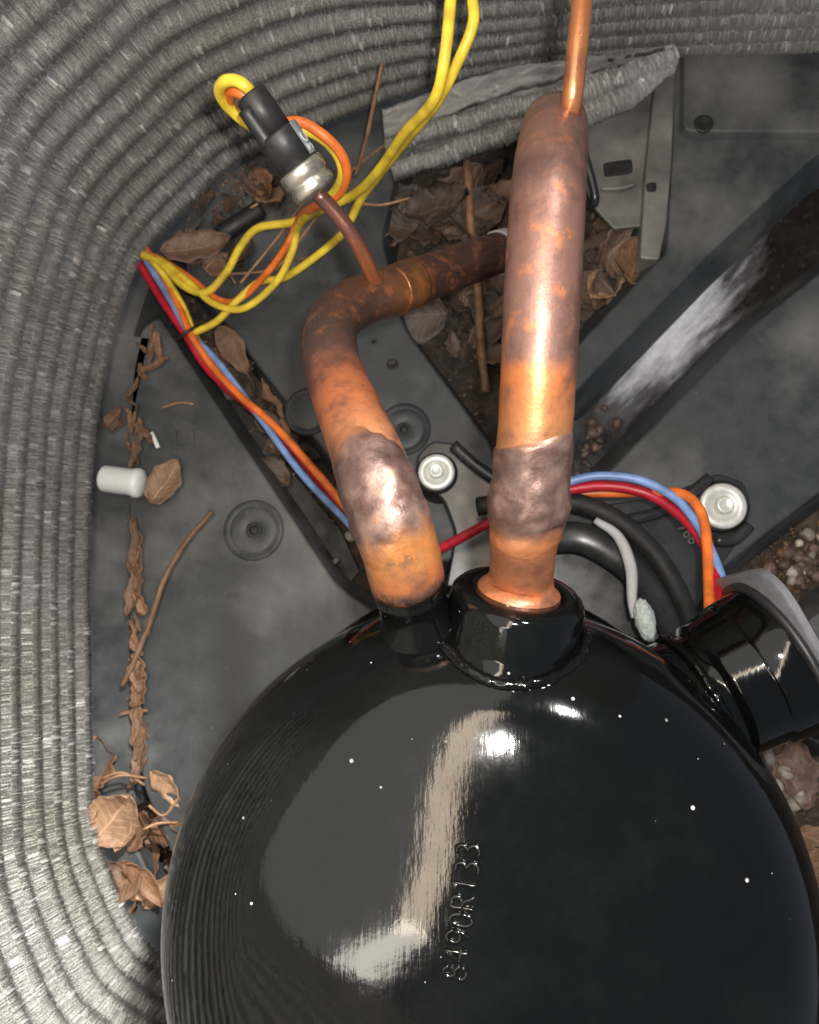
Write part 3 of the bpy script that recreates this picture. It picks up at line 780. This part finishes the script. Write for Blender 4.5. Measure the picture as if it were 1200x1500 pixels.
M['cop_up'] = mat_copper('tarnished_copper_upright', [(max(0, up_u(y)), c) for y, c in ((858, (0.42, 0.15, 0.06)), (800, (0.34, 0.13, 0.07)), (785, (0.40, 0.14, 0.045)), (640, (0.38, 0.16, 0.062)), (575, (0.42, 0.14, 0.045)), (545, (0.50, 0.15, 0.045)), (515, mauve), (450, (0.19, 0.10, 0.08)), (385, (0.27, 0.125, 0.085)), (345, mauve), (280, (0.15, 0.078, 0.06)), (215, dull))], 0.22, 0.40, 0.55, 0.012)
up = empty('suction_pipe', PW[-1][:3]); tag(up, 'thick straight copper pipe rising from the black round fitting, bent over at its top', 'pipe')
link('pipe', tube_mesh('pipe', PW[:, :3], PW[:, 3], 40, lambda t, a, p: 0.00022*noise.noise(p*110)), M['cop_up'], up)
# lumpy braze over the joint
def lumpy(amp, sl=0):
    def f(t, a, p):
        env = math.sin(math.pi*min(1, max(0, t)))**0.35
        return amp*(0.8*noise.noise(p*130)+0.5*noise.noise(p*260)+0.14*noise.noise(p*700))*env
    return f
BR = [(769, 800, z0+.0182, .0098), (769, 790, z0+.0192, .0106), (770, 774, z0+.0207, .0112), (771, 758, z0+.0222, .0118), (774, 738, z0+.0243, .0124), (776, 716, z0+.0265, .0119), (778, 692, z0+.029, .0113), (779, 672, z0+.0308, .0116), (781, 656, z0+.0325, .0116), (782, 646, z0+.0334, .0112), (782, 639, z0+.0341, .0104)]
def braze(name, ctrl, amp, parent, slant, seed, mat):
    P = pxpath(ctrl, 0.0006); segs = 72; n = len(P)
    me = tube_mesh(name, P[:, :3], P[:, 3], segs, lumpy(amp), False)
    ax = Vector(P[-1][:3])-Vector(P[0][:3]); ax.normalize()
    for vi, v in enumerate(me.vertices):
        i = vi//segs; a = 2*math.pi*(vi % segs)/segs; t = i/(n-1)
        top = max(0, (t-.55)/.45); bot = max(0, (.45-t)/.45)
        v.co += ax*(top*(slant*math.cos(a+seed)+0.0005*noise.noise((math.cos(a)*2, math.sin(a)*2, seed)))
                    -bot*0.0010*noise.noise((math.cos(a)*1.6, math.sin(a)*1.6, seed+5)))
    return link(name, me, mat, parent)
braze('braze_joint', BR, 0.0009, up, 0.0030, 0.6, mat_braze('brazed_upright', (0.40, 0.15, 0.06), (0.30, 0.14, 0.09), True))
# thin tube from the top of the bend
M['cop_thin'] = mat_copper('bright_copper_thin', [(0.0, (0.50, 0.17, 0.07)), (0.3, (0.66, 0.25, 0.10)), (0.6, (0.55, 0.20, 0.085)), (1.0, (0.40, 0.14, 0.07))], 0.2, 0.3, 0.75)
zt = z0+.048
P = pxpath([(832, 190, zt-.012), (836, 160, zt-.004), (840, 128, zt), (846, 70, zt+.003), (852, 10, zt+.004), (858, -60, zt+.004), (864, -160, zt)])
link('capillary_tube', tube_mesh('capillary_tube', P, 0.0031, 20), M['cop_thin'], up)

# bent pipe
g0 = gb.z
BP = [(598, 853, g0+.0125, .0121), (595, 842, g0+.0145, .0121), (588, 812, g0+.019, .0121), (575, 770, g0+.023, .0118), (548, 692, g0+.022, .0116), (517, 615, g0+.008, .0112), (493, 555, g0-.008, .0108), (483, 510, g0-.020, .0106),
      (490, 472, g0-.032, .0104), (522, 444, g0-.045, .0105), (580, 424, g0-.060, .0105), (650, 398, g0-.085, .0104), (720, 374, g0-.115, .0104), (775, 356, g0-.140, .0104), (830, 340, g0-.17, .0104)]
P = pxpath(BP, 0.0015)
def be(x, y): return u_of(P, x, y)
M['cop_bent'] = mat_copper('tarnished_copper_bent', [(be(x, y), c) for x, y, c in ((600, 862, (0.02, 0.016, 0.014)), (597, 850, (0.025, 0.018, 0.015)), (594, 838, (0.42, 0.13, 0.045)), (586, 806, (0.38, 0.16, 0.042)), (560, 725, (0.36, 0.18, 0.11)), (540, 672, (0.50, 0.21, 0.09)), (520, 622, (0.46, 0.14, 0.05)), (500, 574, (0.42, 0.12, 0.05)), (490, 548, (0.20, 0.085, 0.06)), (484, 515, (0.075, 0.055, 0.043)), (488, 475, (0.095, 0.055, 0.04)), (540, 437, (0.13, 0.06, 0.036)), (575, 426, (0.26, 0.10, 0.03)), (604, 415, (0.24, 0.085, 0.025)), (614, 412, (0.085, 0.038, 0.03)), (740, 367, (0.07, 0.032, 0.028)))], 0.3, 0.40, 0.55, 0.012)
bent = empty('discharge_pipe', P[-1][:3]); tag(bent, 'copper pipe leaning out and bending sideways behind the straight pipe', 'pipe')
link('pipe', tube_mesh('pipe', P[:, :3], P[:, 3], 40, lambda t, a, p: 0.00022*noise.noise(p*110)), M['cop_bent'], bent)
BJ = [(588, 812, g0+.0190, .0115), (585, 801, g0+.0206, .0120), (580, 786, g0+.0221, .0122), (571, 760, g0+.0237, .0126), (562, 734, g0+.0240, .0123), (553, 709, g0+.0234, .0123), (546, 690, g0+.0218, .0119), (540, 674, g0+.0192, .0114), (536, 664, g0+.0174, .0108)]
braze('braze_joint', BJ, 0.0007, bent, 0.0025, 2.2, mat_braze('brazed_bent', (0.44, 0.17, 0.05), (0.40, 0.15, 0.06)))
# ring where the branch tube is brazed on, and the white collar on the far end
pc = pxpath([(574, 427, g0-.058), (604, 415, g0-.068)], 0.001)
link('brazed_ring', tube_mesh('brazed_ring', pc, 0.01085, 40, lambda t, a, p: 0.0002*noise.noise(p*500)), M['cop_bent2'] if 'cop_bent2' in M else mat_copper('heat_ringed_copper', [(0, (0.20, 0.085, 0.03)), (0.5, (0.34, 0.14, 0.03)), (1, (0.22, 0.08, 0.03))], 0.4, 0.4, 0.6), bent)
pc = pxpath([(729, 371, g0-.119), (742, 367, g0-.124)], 0.001)
link('white_collar', tube_mesh('white_collar', pc, 0.0113, 32), M['palegrey'], bent)
# branch tube to the pressure switch
M['cop_branch'] = mat_copper('copper_branch', [(0.0, (0.48, 0.15, 0.06)), (0.4, (0.50, 0.17, 0.06)), (0.62, (0.20, 0.085, 0.065)), (1.0, (0.17, 0.075, 0.06))], 0.2, 0.34, 0.65)
zb = g0-.040
P = pxpath([(560, 428, zb-.010), (548, 408, zb-.001), (530, 370, zb+.012), (512, 338, zb+.020), (488, 308, zb+.026), (462, 280, zb+.032)])
link('branch_tube', tube_mesh('branch_tube', P, 0.0030, 20), M['cop_branch'], bent)

# ------------------------------------------------------------------ pressure switch
s0 = at(464, 282, zb+.0315); s1 = at(366, 137, zb+.052); sax = (s1-s0).normalized(); sl = (s1-s0).length
sw = empty('pressure_switch', s0); tag(sw, 'black cylindrical pressure switch with metal collar on thin copper branch tube', 'switch')
k = 0.0090
link('metal_collar', lathe_mesh('metal_collar', s0, sax, [(k*0.55, -0.0008), (k*0.86, 0.0), (k*0.97, 0.0012), (k*0.99, 0.0035), (k*0.90, 0.0047), (k*0.90, 0.0056), (k*1.0, 0.0066), (k*1.02, 0.0100), (k*0.97, 0.0110), (k*0.9, 0.0112)], 48), M['nickel'], sw)
body = link('switch_body', lathe_mesh('switch_body', s0, sax, [(k*0.92, 0.0108), (k*0.93, 0.0235), (k*0.90, 0.0245), (k*0.72, 0.0247)], 48), M['plastic'], sw)
link('connector', lathe_mesh('connector', s0+Vector((0, 0, 0)), sax, [(k*0.70, 0.0240), (k*0.68, sl-0.0008), (k*0.62, sl), (k*0.45, sl), (k*0.42, sl-0.003), (0, sl-0.003)], 40), M['plastic'], sw)
su = sax.cross(Vector((0, 0, 1))).normalized(); sv = sax.cross(su).normalized()
if sv.z < 0: sv = -sv
# lengthwise lug on the connector
lug = s0-su*k*0.55*(1 if proj(s0-su*k)[0] < proj(s0)[0] else -1)+sv*k*0.30
link('connector_lug', tube_mesh('connector_lug', [lug+sax*(0.0225+i*0.002) for i in range(int((sl-0.0235)/0.002))], k*0.34, 14), M['plastic'], sw)
# sticker wrapped on the body's right flank, with faint writing
sgn = 1 if proj(s0+su*k)[0] > proj(s0)[0] else -1
def wrap(a, h, r=k*0.945): return s0+sax*h+(su*sgn*math.cos(a)+sv*math.sin(a))*r
v = []; f = []; na, nh = 9, 6
for i in range(na):
    for j in range(nh): v.append(wrap(R(-20+75*i/(na-1)), 0.0118+0.0125*j/(nh-1)))
for i in range(na-1):
    for j in range(nh-1): f.append((i*nh+j, (i+1)*nh+j, (i+1)*nh+j+1, i*nh+j+1))
st = link('sticker', mesh('sticker', v, f), M['label'], body)
me = text_mesh('2C', 0.0060, 0.00008)
for vv in me.vertices:
    x, y, z = vv.co
    q = wrap(R(48)-y/(k*0.95), 0.0126+x, k*0.957+z); vv.co = q
link('sticker_print', me, M['ink'], st, False)

# ------------------------------------------------------------------ wires
def wire(name, pts, r, mat, label, group=None, cat='wire'):
    P = pxpath(pts, 0.002)
    o = link(name, tube_mesh(name, P, r, 12), M[mat]); tag(o, label, cat, group); return o
zs_ = zb+.03
wire('yellow_wire', [(668, -90, .20), (661, -10, .20), (652, 80, .195), (636, 146, .18), (592, 196, .15), (556, 248, .12), (520, 284, .095), (475, 305, .075), (430, 325, .055), (378, 334, .045), (352, 362, .036), (332, 398, .026), (302, 428, .02), (268, 418, .016), (235, 385, .012), (205, 372, .01)],
     0.0024, 'yellow', 'yellow wire from above the coil, upper of two strands into the coil corner')
wire('yellow_wire', [(684, -90, .20), (692, -5, .20), (693, 35, .198), (672, 88, .19), (640, 150, .172), (596, 204, .14), (560, 250, .11), (530, 290, .085), (512, 325, .07), (490, 354, .055), (420, 405, .035), (382, 412, .03), (350, 438, .026), (318, 470, .018), (284, 488, .012)],
     0.0023, 'yellow', 'yellow wire from above the coil ending at the black cable tie')
cn = s1
cpx = proj(cn)
wire('yellow_wire', [(372, 142, zb+.049), (362, 128, zb+.055), (346, 118, zb+.056), (328, 120, zb+.053), (322, 136, zb+.046), (338, 160, zb+.036), (378, 188, zb+.026), (430, 186, zb+.022), (468, 200, zb+.018), (494, 226, zb+.012), (502, 255, zb+.002), (490, 282, zb-.012), (468, 302, zb-.03), (438, 330, .075), (428, 368, .056), (404, 414, .042), (356, 452, .03), (312, 444, .022), (278, 414, .016), (240, 384, .012), (208, 376, .008)],
     0.0022, 'yellow', 'yellow wire looping out of the top of the pressure switch')
wire('orange_wire', [(366, 146, zb+.047), (352, 136, zb+.050), (338, 136, zb+.046), (340, 158, zb+.034), (384, 184, zb+.024), (436, 178, zb+.024), (474, 198, zb+.021), (500, 226, zb+.014), (508, 256, zb+.003), (496, 284, zb-.011), (460, 304, zb-.03), (440, 318, .07), (422, 356, .054), (396, 394, .04), (352, 438, .024), (318, 438, .018), (280, 408, .012), (236, 380, .01), (206, 370, .008)],
     0.0021, 'orange', 'orange wire twisted with the yellow wires beside the pressure switch')
wire('red_wire', [(196, 368, .004), (214, 402, .004), (242, 446, .005), (272, 490, .006), (300, 534, .004), (330, 566, .004), (362, 592, .005), (430, 658, .008), (520, 770, .02), (585, 830, .03), (640, 806, .045), (712, 768, .06), (775, 732, .072), (835, 717, .078), (895, 712, .08), (955, 726, .082), (1005, 762, .09), (1032, 798, .10), (1048, 842, .118), (1060, 900, .14)],
     0.0027, 'red', 'red wire lying in the trench and crossing behind both copper pipes')
wire('blue_wire', [(204, 366, .006), (222, 394, .006), (250, 440, .008), (278, 488, .010), (312, 522, .009), (350, 570, .010), (384, 616, .012), (442, 694, .016), (510, 766, .024), (560, 826, .035), (610, 890, .05), (690, 900, .06), (755, 800, .07), (800, 720, .08), (836, 705, .084), (880, 697, .086), (940, 704, .088), (992, 732, .094), (1024, 772, .102), (1044, 812, .112), (1058, 850, .122), (1070, 900, .14)],
     0.0022, 'blue', 'light blue wire running through the trench to the terminal cup')
wire('orange_wire', [(212, 364, .008), (236, 398, .008), (262, 448, .010), (280, 490, .013), (312, 538, .010), (350, 578, .013), (402, 624, .017), (462, 690, .021), (514, 752, .027), (560, 806, .035), (610, 880, .05), (690, 890, .05), (760, 800, .055), (800, 740, .058), (850, 724, .062), (915, 722, .068), (965, 720, .084), (1006, 726, .097), (1029, 755, .104), (1036, 800, .112), (1038, 845, .12), (1040, 900, .14)],
     0.0024, 'orange', 'orange wire running through the trench to the terminal cup')
wire('yellow_wire', [(214, 372, .010), (244, 408, .010), (270, 452, .009), (284, 488, .008), (300, 512, .0), (330, 560, -.01)],
     0.0020, 'yellow', 'short dull yellow wire tucked under the trench wires at the cable tie')
P0 = at(276, 488, .009)
tp = [P0+Vector((math.cos(a)*0.0085*0.8+math.sin(a)*0.002, math.cos(a)*0.0085*0.55-math.sin(a)*0.002, math.sin(a)*0.0072)) for a in np.linspace(0, 2*math.pi, 30)]
o = link('cable_tie', tube_mesh('cable_tie', tp, 0.0011, 8, None, False), M['plastic']); tag(o, 'small black cable tie cinching the trench wire bundle', 'cable tie')

# ------------------------------------------------------------------ sheet metal bracket behind the upright pipe
br = empty('corner_bracket', at(930, 260, -TD)); tag(br, 'grey galvanised corner bracket standing below the torn coil fins', 'bracket')
panel('bracket_sheet', [(838, 150), (985, 92), (962, 205), (946, 330), (900, 335), (868, 300), (850, 240)], br, z=-0.004, bottom=-0.007, draft=0, mat=M['galv'], cham=0.0008, rnd=0.002)
panel('bracket_flange', [(962, 96), (990, 88), (984, 240), (976, 330), (966, 380), (938, 378), (946, 250)], br, z=0.004, bottom=-TD, draft=0.001, mat=M['galv'], cham=0.0010, rnd=0.002)
panel('bracket_slot', [(884, 238), (926, 232), (928, 252), (886, 258)], br, z=-0.0025, bottom=-0.006, draft=0, mat=M['rubber'], cham=0.0005, rnd=0.002)
panel('bracket_slot', [(946, 268), (962, 266), (962, 280), (948, 280)], br, z=0.0050, bottom=0.0, draft=0, mat=M['rubber'], cham=0.0003, rnd=0.002)
P = pxpath([(880, 276, .0), (905, 276, .0), (930, 270, .0)], 0.002); link('bracket_lip', tube_mesh('bracket_lip', P, 0.0012, 8), M['galv'], br)
P = pxpath([(852, 212, 0.01), (872, 292, 0.0), (850, 300, -0.01)], 0.002); link('bracket_rib', tube_mesh('bracket_rib', P, 0.003, 8), M['plate'], br)

# black rubber peg lying on the pan, white plug and chip
P = pxpath([(322, 345, .008), (358, 322, .008), (384, 305, .007)], 0.002)
o = link('rubber_peg', tube_mesh('rubber_peg', P, [0.0062 if 0 < i < len(P)-1 else 0.005 for i in range(len(P))], 20), M['rubber']); tag(o, 'short black rubber peg lying among leaves under the pressure switch', 'peg')
pa = at(146, 700, .0065); pb = at(212, 709, .0065); pl_ = (pb-pa).length; pr = 0.0086
prf = [(pr*math.sqrt(max(0, 1-(1-u)**2)), u*0.004) for u in (0, .15, .4, .7, 1)]+[(pr*1.0, pl_*0.72), (pr*1.10, pl_*0.80)]+[(pr*1.10*math.sqrt(max(0, 1-u*u)), pl_-0.004+u*0.004) for u in (0, .4, .7, .9, 1)]
o = link('white_plug', lathe_mesh('white_plug', pa, pb-pa, prf, 32), M['white']); tag(o, 'white plastic plug lying on the pan rim beside the coil', 'plug')
P = pxpath([(222, 634, .002), (232, 656, .002)], 0.002); o = link('white_chip', tube_mesh('white_chip', P, 0.0015, 8), M['white']); tag(o, 'tiny white plastic sliver above the rounded tan leaf', 'sliver')

# ------------------------------------------------------------------ leaves, twigs, stones
def leaf_mesh(seed, L, W, lobes=0.0, curl=0.25, fold=0.2):
    rnd = random.Random(seed); n = 12; v = []; f = []
    offs = rnd.random()*20
    for i in range(n+1):
        t = i/n; w = W*0.5*(math.sin(math.pi*t**0.85)**0.75+0.02)
        if lobes: w *= 1+lobes*math.sin(t*math.pi*7+rnd.random())
        w *= 1+0.25*noise.noise((t*6, offs, 0))+0.18*noise.noise((t*19, offs, 4))
        for j in range(-3, 4):
            u = j/3; x = (t-0.5)*L; y = u*w+0.06*W*noise.noise((t*4, u*2, offs))
            z = curl*L*((t-0.5)**2*1.6)+fold*W*u*u*0.8+0.10*W*noise.noise((t*5, u*2.5, offs+3))
            v.append((x, y, z))
    for i in range(n):
        for j in range(6): f.append((i*7+j, (i+1)*7+j, (i+1)*7+j+1, i*7+j+1))
    me = mesh('leaf', v, f); uv = me.uv_layers.new(name='UVMap')
    for lp in me.loops: uv.data[lp.index].uv = ((lp.vertex_index//7)/n, (lp.vertex_index % 7)/6)
    return me
def leaf(px, py, z, Lpx, Wpx, rot, mat, label, group='dry leaves on the base pan', tilt=None, seed=None, lobes=0.0, curl=0.25, name='dry_leaf'):
    m = (H-z)/F
    me = leaf_mesh(seed if seed is not None else random.random(), Lpx*m, Wpx*m, lobes, curl)
    o = link(name, me, M[mat]); o.location = at(px, py, z)
    tl_ = tilt if tilt is not None else (random.uniform(-.25, .25), random.uniform(-.25, .25))
    o.rotation_euler = (tl_[0], tl_[1], R(rot))
    sol = o.modifiers.new('thick', 'SOLIDIFY'); sol.thickness = 0.00025
    tag(o, label, 'leaf', group); return o
leaf(290, 362, .012, 112, 50, 14, 'leaf1', 'large brown leaf beside the yellow wires in the coil corner', tilt=(0.15, 0.1), lobes=0.12, seed=3)
leaf(243, 706, .004, 78, 50, 58, 'leaf2', 'rounded tan leaf beside the white plug', tilt=(0.05, 0.02), seed=5, curl=0.12)
leaf(343, 514, .002, 95, 40, -58, 'leaf1', 'flat brown leaf beside the cable tie in the trench', tilt=(0.05, 0.0), seed=9, curl=0.05)
leaf(385, 270, .010, 52, 40, -60, 'bark', 'small orange-tan leaf below the switch body', tilt=(0.2, 0.2), seed=12)
leaf(172, 1192, .010, 90, 74, 50, 'leaf2', 'broad pale tan leaf at the coil foot beside the compressor', tilt=(0.2, -0.2), seed=15)
leaf(214, 1290, .006, 80, 34, -50, 'bark', 'narrow orange leaf between coil and compressor', tilt=(0.1, 0.2), seed=18)
leaf(640, 305, -.006, 110, 80, 10, 'leaf3', 'wide dark leaf below the torn fins', seed=21, lobes=0.15)
leaf(930, 388, -.012, 90, 62, 70, 'bark', 'curled golden leaf beside the corner bracket', tilt=(0.3, 0.2), seed=24, lobes=0.2)
DL = 'dry brown leaf in the litter on the base pan'
rs = random.Random(11)
TONE = {'leaf1': 'brown', 'leaf2': 'pale tan', 'leaf3': 'dark', 'bark': 'orange-brown', 'stone2': 'reddish'}
def scatter(n, cx, cy, sx, sy, z0_, z1_, smin, smax, mats, label):
    for i in range(n):
        px = rs.gauss(cx, sx); py = rs.gauss(cy, sy); s = rs.uniform(smin, smax)
        if 838 < px < 1090 and (px-838)*352+(py-580)*357 > -9000: continue
        asp = rs.uniform(0.45, 0.8); mt = rs.choice(mats); lb = rs.choice([0, 0, .15]); q = (s-smin)/(smax-smin)
        lab = ('small ' if q < .33 else 'large ' if q > .67 else 'mid-sized ')+('narrow ' if asp < .56 else 'broad ' if asp > .68 else '')+TONE[mt]+(' lobed' if lb else '')+' leaf '+label
        leaf(px, py, rs.uniform(z0_, z1_), s, s*asp, rs.uniform(0, 360), mt, lab, 'dry leaves '+label,
             tilt=(rs.uniform(-.45, .45), rs.uniform(-.45, .45)), seed=rs.random()*99, lobes=lb, curl=rs.uniform(.05, .4))
scatter(30, 650, 310, 70, 45, -.022, -.004, 45, 105, ['leaf1', 'leaf3', 'leaf3', 'leaf1'], 'in the heap below the torn fins')
scatter(14, 700, 440, 60, 70, -.026, -.018, 40, 85, ['leaf3', 'leaf1', 'leaf3'], 'in the sunken area behind the straight pipe')
scatter(14, 905, 400, 35, 55, -.026, -.014, 45, 95, ['leaf1', 'leaf2', 'leaf3', 'bark'], 'between the straight pipe and the corner bracket')
scatter(14, 310, 330, 40, 35, .002, .012, 30, 75, ['leaf1', 'leaf3', 'leaf2', 'leaf1'], 'heaped in the coil corner')
scatter(22, 208, 1225, 36, 62, -.022, .008, 40, 90, ['leaf2', 'leaf2', 'leaf1', 'bark'], 'heaped between coil foot and compressor')
scatter(10, 1160, 1150, 40, 60, -.026, -.012, 50, 95, ['leaf1', 'leaf3', 'stone2'], 'under the terminal cup')
scatter(5, 1200, 1300, 25, 40, -.024, -.008, 60, 100, ['leaf2', 'bark'], 'beside the compressor wall')
scatter(9, 355, 530, 22, 30, -.022, -.012, 35, 70, ['leaf1', 'leaf3'], 'in the wire trench by the cable tie')
scatter(9, 430, 640, 28, 45, -.027, -.018, 30, 60, ['leaf1', 'leaf3', 'bark'], 'farther down the wire trench')
scatter(7, 268, 1200, 14, 45, -.024, -.01, 40, 70, ['leaf1', 'bark', 'leaf2'], 'tucked beneath the compressor edge')

# bark strips lying in the groove of the left panel
def bark(px, py, L, Wd, rot, z=0.001):
    m = (H-z)/F
    me = leaf_mesh(px*1.3+py, L*m, Wd*m*0.95, 0.12, 0.10, 0.35)
    for vv in me.vertices: vv.co += Vector((0.002*noise.noise((vv.co.x*160, px, 0)), 0.0035*noise.noise((vv.co.x*110, py, 3)), 0.0016*noise.noise((vv.co.x*300, vv.co.y*300, px))))
    o = link('bark_strip', me, M['bark']); o.location = at(px, py, z+0.0022); o.rotation_euler = (rs.uniform(-.3, .3), rs.uniform(-.08, .08), R(rot))
    sol = o.modifiers.new('thick', 'SOLIDIFY'); sol.thickness = 0.0005
    sz = ('long' if L > 45 else 'short')+(' wide' if Wd > 12 else ' slender' if Wd < 7 else '')
    nr_ = 'above the white plug' if py < 690 else 'below the white plug' if py < 900 else 'by the heaped leaves'
    tag(o, (sz+' orange-brown bark strip in the pan groove '+nr_ if px < 300 else sz+ ' brown bark strip lying in the wire trench'), 'bark', 'bark strips in the groove' if px < 300 else 'bark strips in the wire trench'); return o
for i in range(30):
    y = rs.uniform(500, 1135) if i > 12 else rs.uniform(500, 680)
    if 690 < y < 715: continue
    x = 201+rs.gauss(0, 6)+(22*max(0, 1-(y-500)/70) if y < 570 else 0)
    bark(x, y, rs.uniform(20, 58), rs.uniform(4, 11), rs.choice([90, 90, 90, 75, 110, 20])+rs.gauss(0, 14), 0.001)
for px, py, L, Wd, rot in [(200, 800, 84, 20, 92), (198, 862, 76, 22, 86), (206, 885, 40, 16, 120), (203, 985, 56, 22, 100), (206, 1012, 50, 24, 70), (200, 1052, 84, 16, 92), (206, 1102, 90, 18, 86), (165, 612, 40, 18, 60), (172, 622, 30, 12, 30), (228, 536, 50, 12, 30), (218, 724, 46, 10, -20), (400, 585, 70, 14, -55), (440, 670, 90, 16, -58), (460, 700, 60, 12, -40), (420, 640, 60, 12, -75)]:
    bark(px, py, L, Wd, rot, 0.001 if px < 300 else -0.02)
def twig(pts, r, mat, label, group=None, name='twig'):
    P = pxpath(pts, 0.003)
    o = link(name, tube_mesh(name, P, r, 7, lambda t, a, p: r*0.25*noise.noise(p*300)), M[mat]); tag(o, label, 'twig', group)
twig([(311, 749, .004), (272, 795, .004), (240, 850, .005), (222, 905, .005), (200, 960, .006), (179, 1005, .006)], 0.0018, 'needle', 'long bent orange twig lying across the left panel')
twig([(684, 235, .0), (690, 330, -.004), (700, 430, -.012), (704, 500, -.016), (712, 575, -.022)], 0.0030, 'bark', 'long brown stick lying behind the straight pipe')
twig([(560, 92, .08), (548, 150, .07), (534, 215, .05), (520, 258, .03)], 0.0012, 'needle', 'thin brown stalk standing against the coil beside the yellow wires')
NW = ['crossing beneath the looped yellow wires', 'beside the orange wire under the pressure switch', 'lying flat at the edge of the heap below the torn fins', 'touching the rubber peg', 'alone on the left panel above the white plug',
      'lying straight between yellow wires and wire trench', 'bent over the large brown leaf in the coil corner', 'leaning against the yellow wires below the coil', 'arching above the broad tan leaf at the coil foot', 'arching higher above the broad tan leaf at the coil foot',
      'beside the compressor edge under the broad tan leaf', 'hooked over the gap beside the compressor', 'reaching from the branch tube to the yellow wires']
for where, pts in zip(NW, ([(448, 292, .02), (405, 350, .016), (352, 415, .01)], [(470, 310, .014), (440, 350, .012), (405, 395, .006)], [(530, 298, .01), (560, 300, .008), (600, 290, .006)], [(330, 328, .01), (356, 312, .012), (378, 298, .014)],
            [(236, 598, .002), (262, 590, .002), (284, 592, .002)], [(320, 402, .01), (360, 400, .006), (400, 396, .004)], [(300, 395, .014), (320, 380, .016), (345, 415, .012)], [(500, 262, .03), (560, 215, .03), (610, 190, .03)],
            [(150, 1140, .016), (180, 1132, .016), (212, 1150, .012)], [(146, 1150, .016), (176, 1136, .02), (215, 1140, .012)], [(210, 1215, .006), (232, 1206, .006), (260, 1205, 0)], [(218, 1180, .004), (240, 1195, .0), (262, 1168, 0)], [(520, 300, .008), (470, 370, .006), (430, 380, .004)])):
    twig(pts, 0.0008, 'needle', 'thin dry pine needle '+where, 'pine needles in the litter', 'pine_needle')

def pebble(px, py, z, s, mat, label, group):
    m = (H-z)/F*s*0.5
    if group and 'trench' in group: label = ('tiny ' if s < 13 else 'large ' if s > 19 else 'small ')+{'stone': 'pale', 'stone2': 'brown', 'bark': 'orange-brown', 'leaf3': 'dark'}[mat]+' pebble '+label
    o = lump('pebble', px, py, z, m*rs.uniform(.8, 1.2), m*rs.uniform(.6, 1), m*rs.uniform(.5, .8), rs.uniform(0, 6), M[mat], 0.35, 180, 2)
    tag(o, label, 'pebble', group)
for px, py, s in ((1127, 1108, 26), (1152, 1132, 22), (1166, 1176, 26), (1178, 1168, 20), (1140, 1150, 18)):
    pebble(px, py, -.014, s, 'stone', 'pale pebble under the terminal cup', 'pale pebbles under the terminal cup')
pebble(513, 786, -.018, 20, 'stone', 'white pebble at the closed end of the wire trench', None)
pebble(492, 822, -.022, 14, 'stone', 'small tan pebble at the closed end of the wire trench', None)
for i in range(60):
    px = rs.uniform(1080, 1215); py = 905-(px-1080)*0.78+rs.uniform(-48, 34)
    pebble(px, py, -TD+.003, rs.uniform(10, 24), rs.choice(['stone2', 'stone2', 'stone2', 'bark', 'stone']), 'in the trench beside the terminal cup', 'pebbles in the right trench')
for i in range(16):
    t = rs.random(); px = 835+70*t+rs.uniform(-16, 16); py = 690-95*t+rs.uniform(-22, 22)
    pebble(px, py, -TD+.004, rs.uniform(9, 24), rs.choice(['stone2', 'leaf3', 'leaf3']), 'at the wet end of the far trench', 'pebbles in the far trench')

# loose crumbs of soil and bark in the trenches
def crumbs(n, areas, lo, hi):
    v = []; f = []
    for i in range(n):
        (x0, y0), (x1, y1), wd, z = rs.choice(areas)
        t = rs.random(); px = x0+(x1-x0)*t+rs.gauss(0, wd); py = y0+(y1-y0)*t+rs.gauss(0, wd)
        c = at(px, py, z+rs.uniform(0, .004)); s = rs.uniform(lo, hi); b = len(v)
        q = Quaternion((rs.gauss(0, 1), rs.gauss(0, 1), rs.gauss(0, 1), rs.gauss(0, 1))).normalized()
        for d in ((1, 0, 0), (-1, 0, 0), (0, .6, 0), (0, -.6, 0), (0, 0, .4), (0, 0, -.4)): v.append(c+q @ Vector(d)*s*rs.uniform(.6, 1.2))
        for a_, b_, c_ in ((0, 2, 4), (2, 1, 4), (1, 3, 4), (3, 0, 4), (2, 0, 5), (1, 2, 5), (3, 1, 5), (0, 3, 5)): f.append((b+a_, b+b_, b+c_))
    return mesh('soil_crumbs', v, f)
me = crumbs(2600, [((265, 440), (500, 790), 26, -TD+.001), ((690, 260), (700, 600), 40, -TD+.001), ((900, 330), (860, 470), 30, -TD+.001), ((1200, 800), (1080, 880), 30, -TD+.001), ((1140, 1090), (1200, 1330), 34, -TD+.001),
                   ((180, 1180), (240, 1300), 26, -TD+.001), ((195, 520), (200, 1130), 7, -.004), ((300, 300), (420, 240), 30, .001)], 0.0008, 0.0028)
o = link('soil_crumbs', me, mat_leaf('crumb_brown', (0.05, 0.03, 0.02), (0.20, 0.125, 0.08)), None, False); tag(o, 'crumbled soil and bark bits lying in the trenches', 'soil', None, 'stuff')
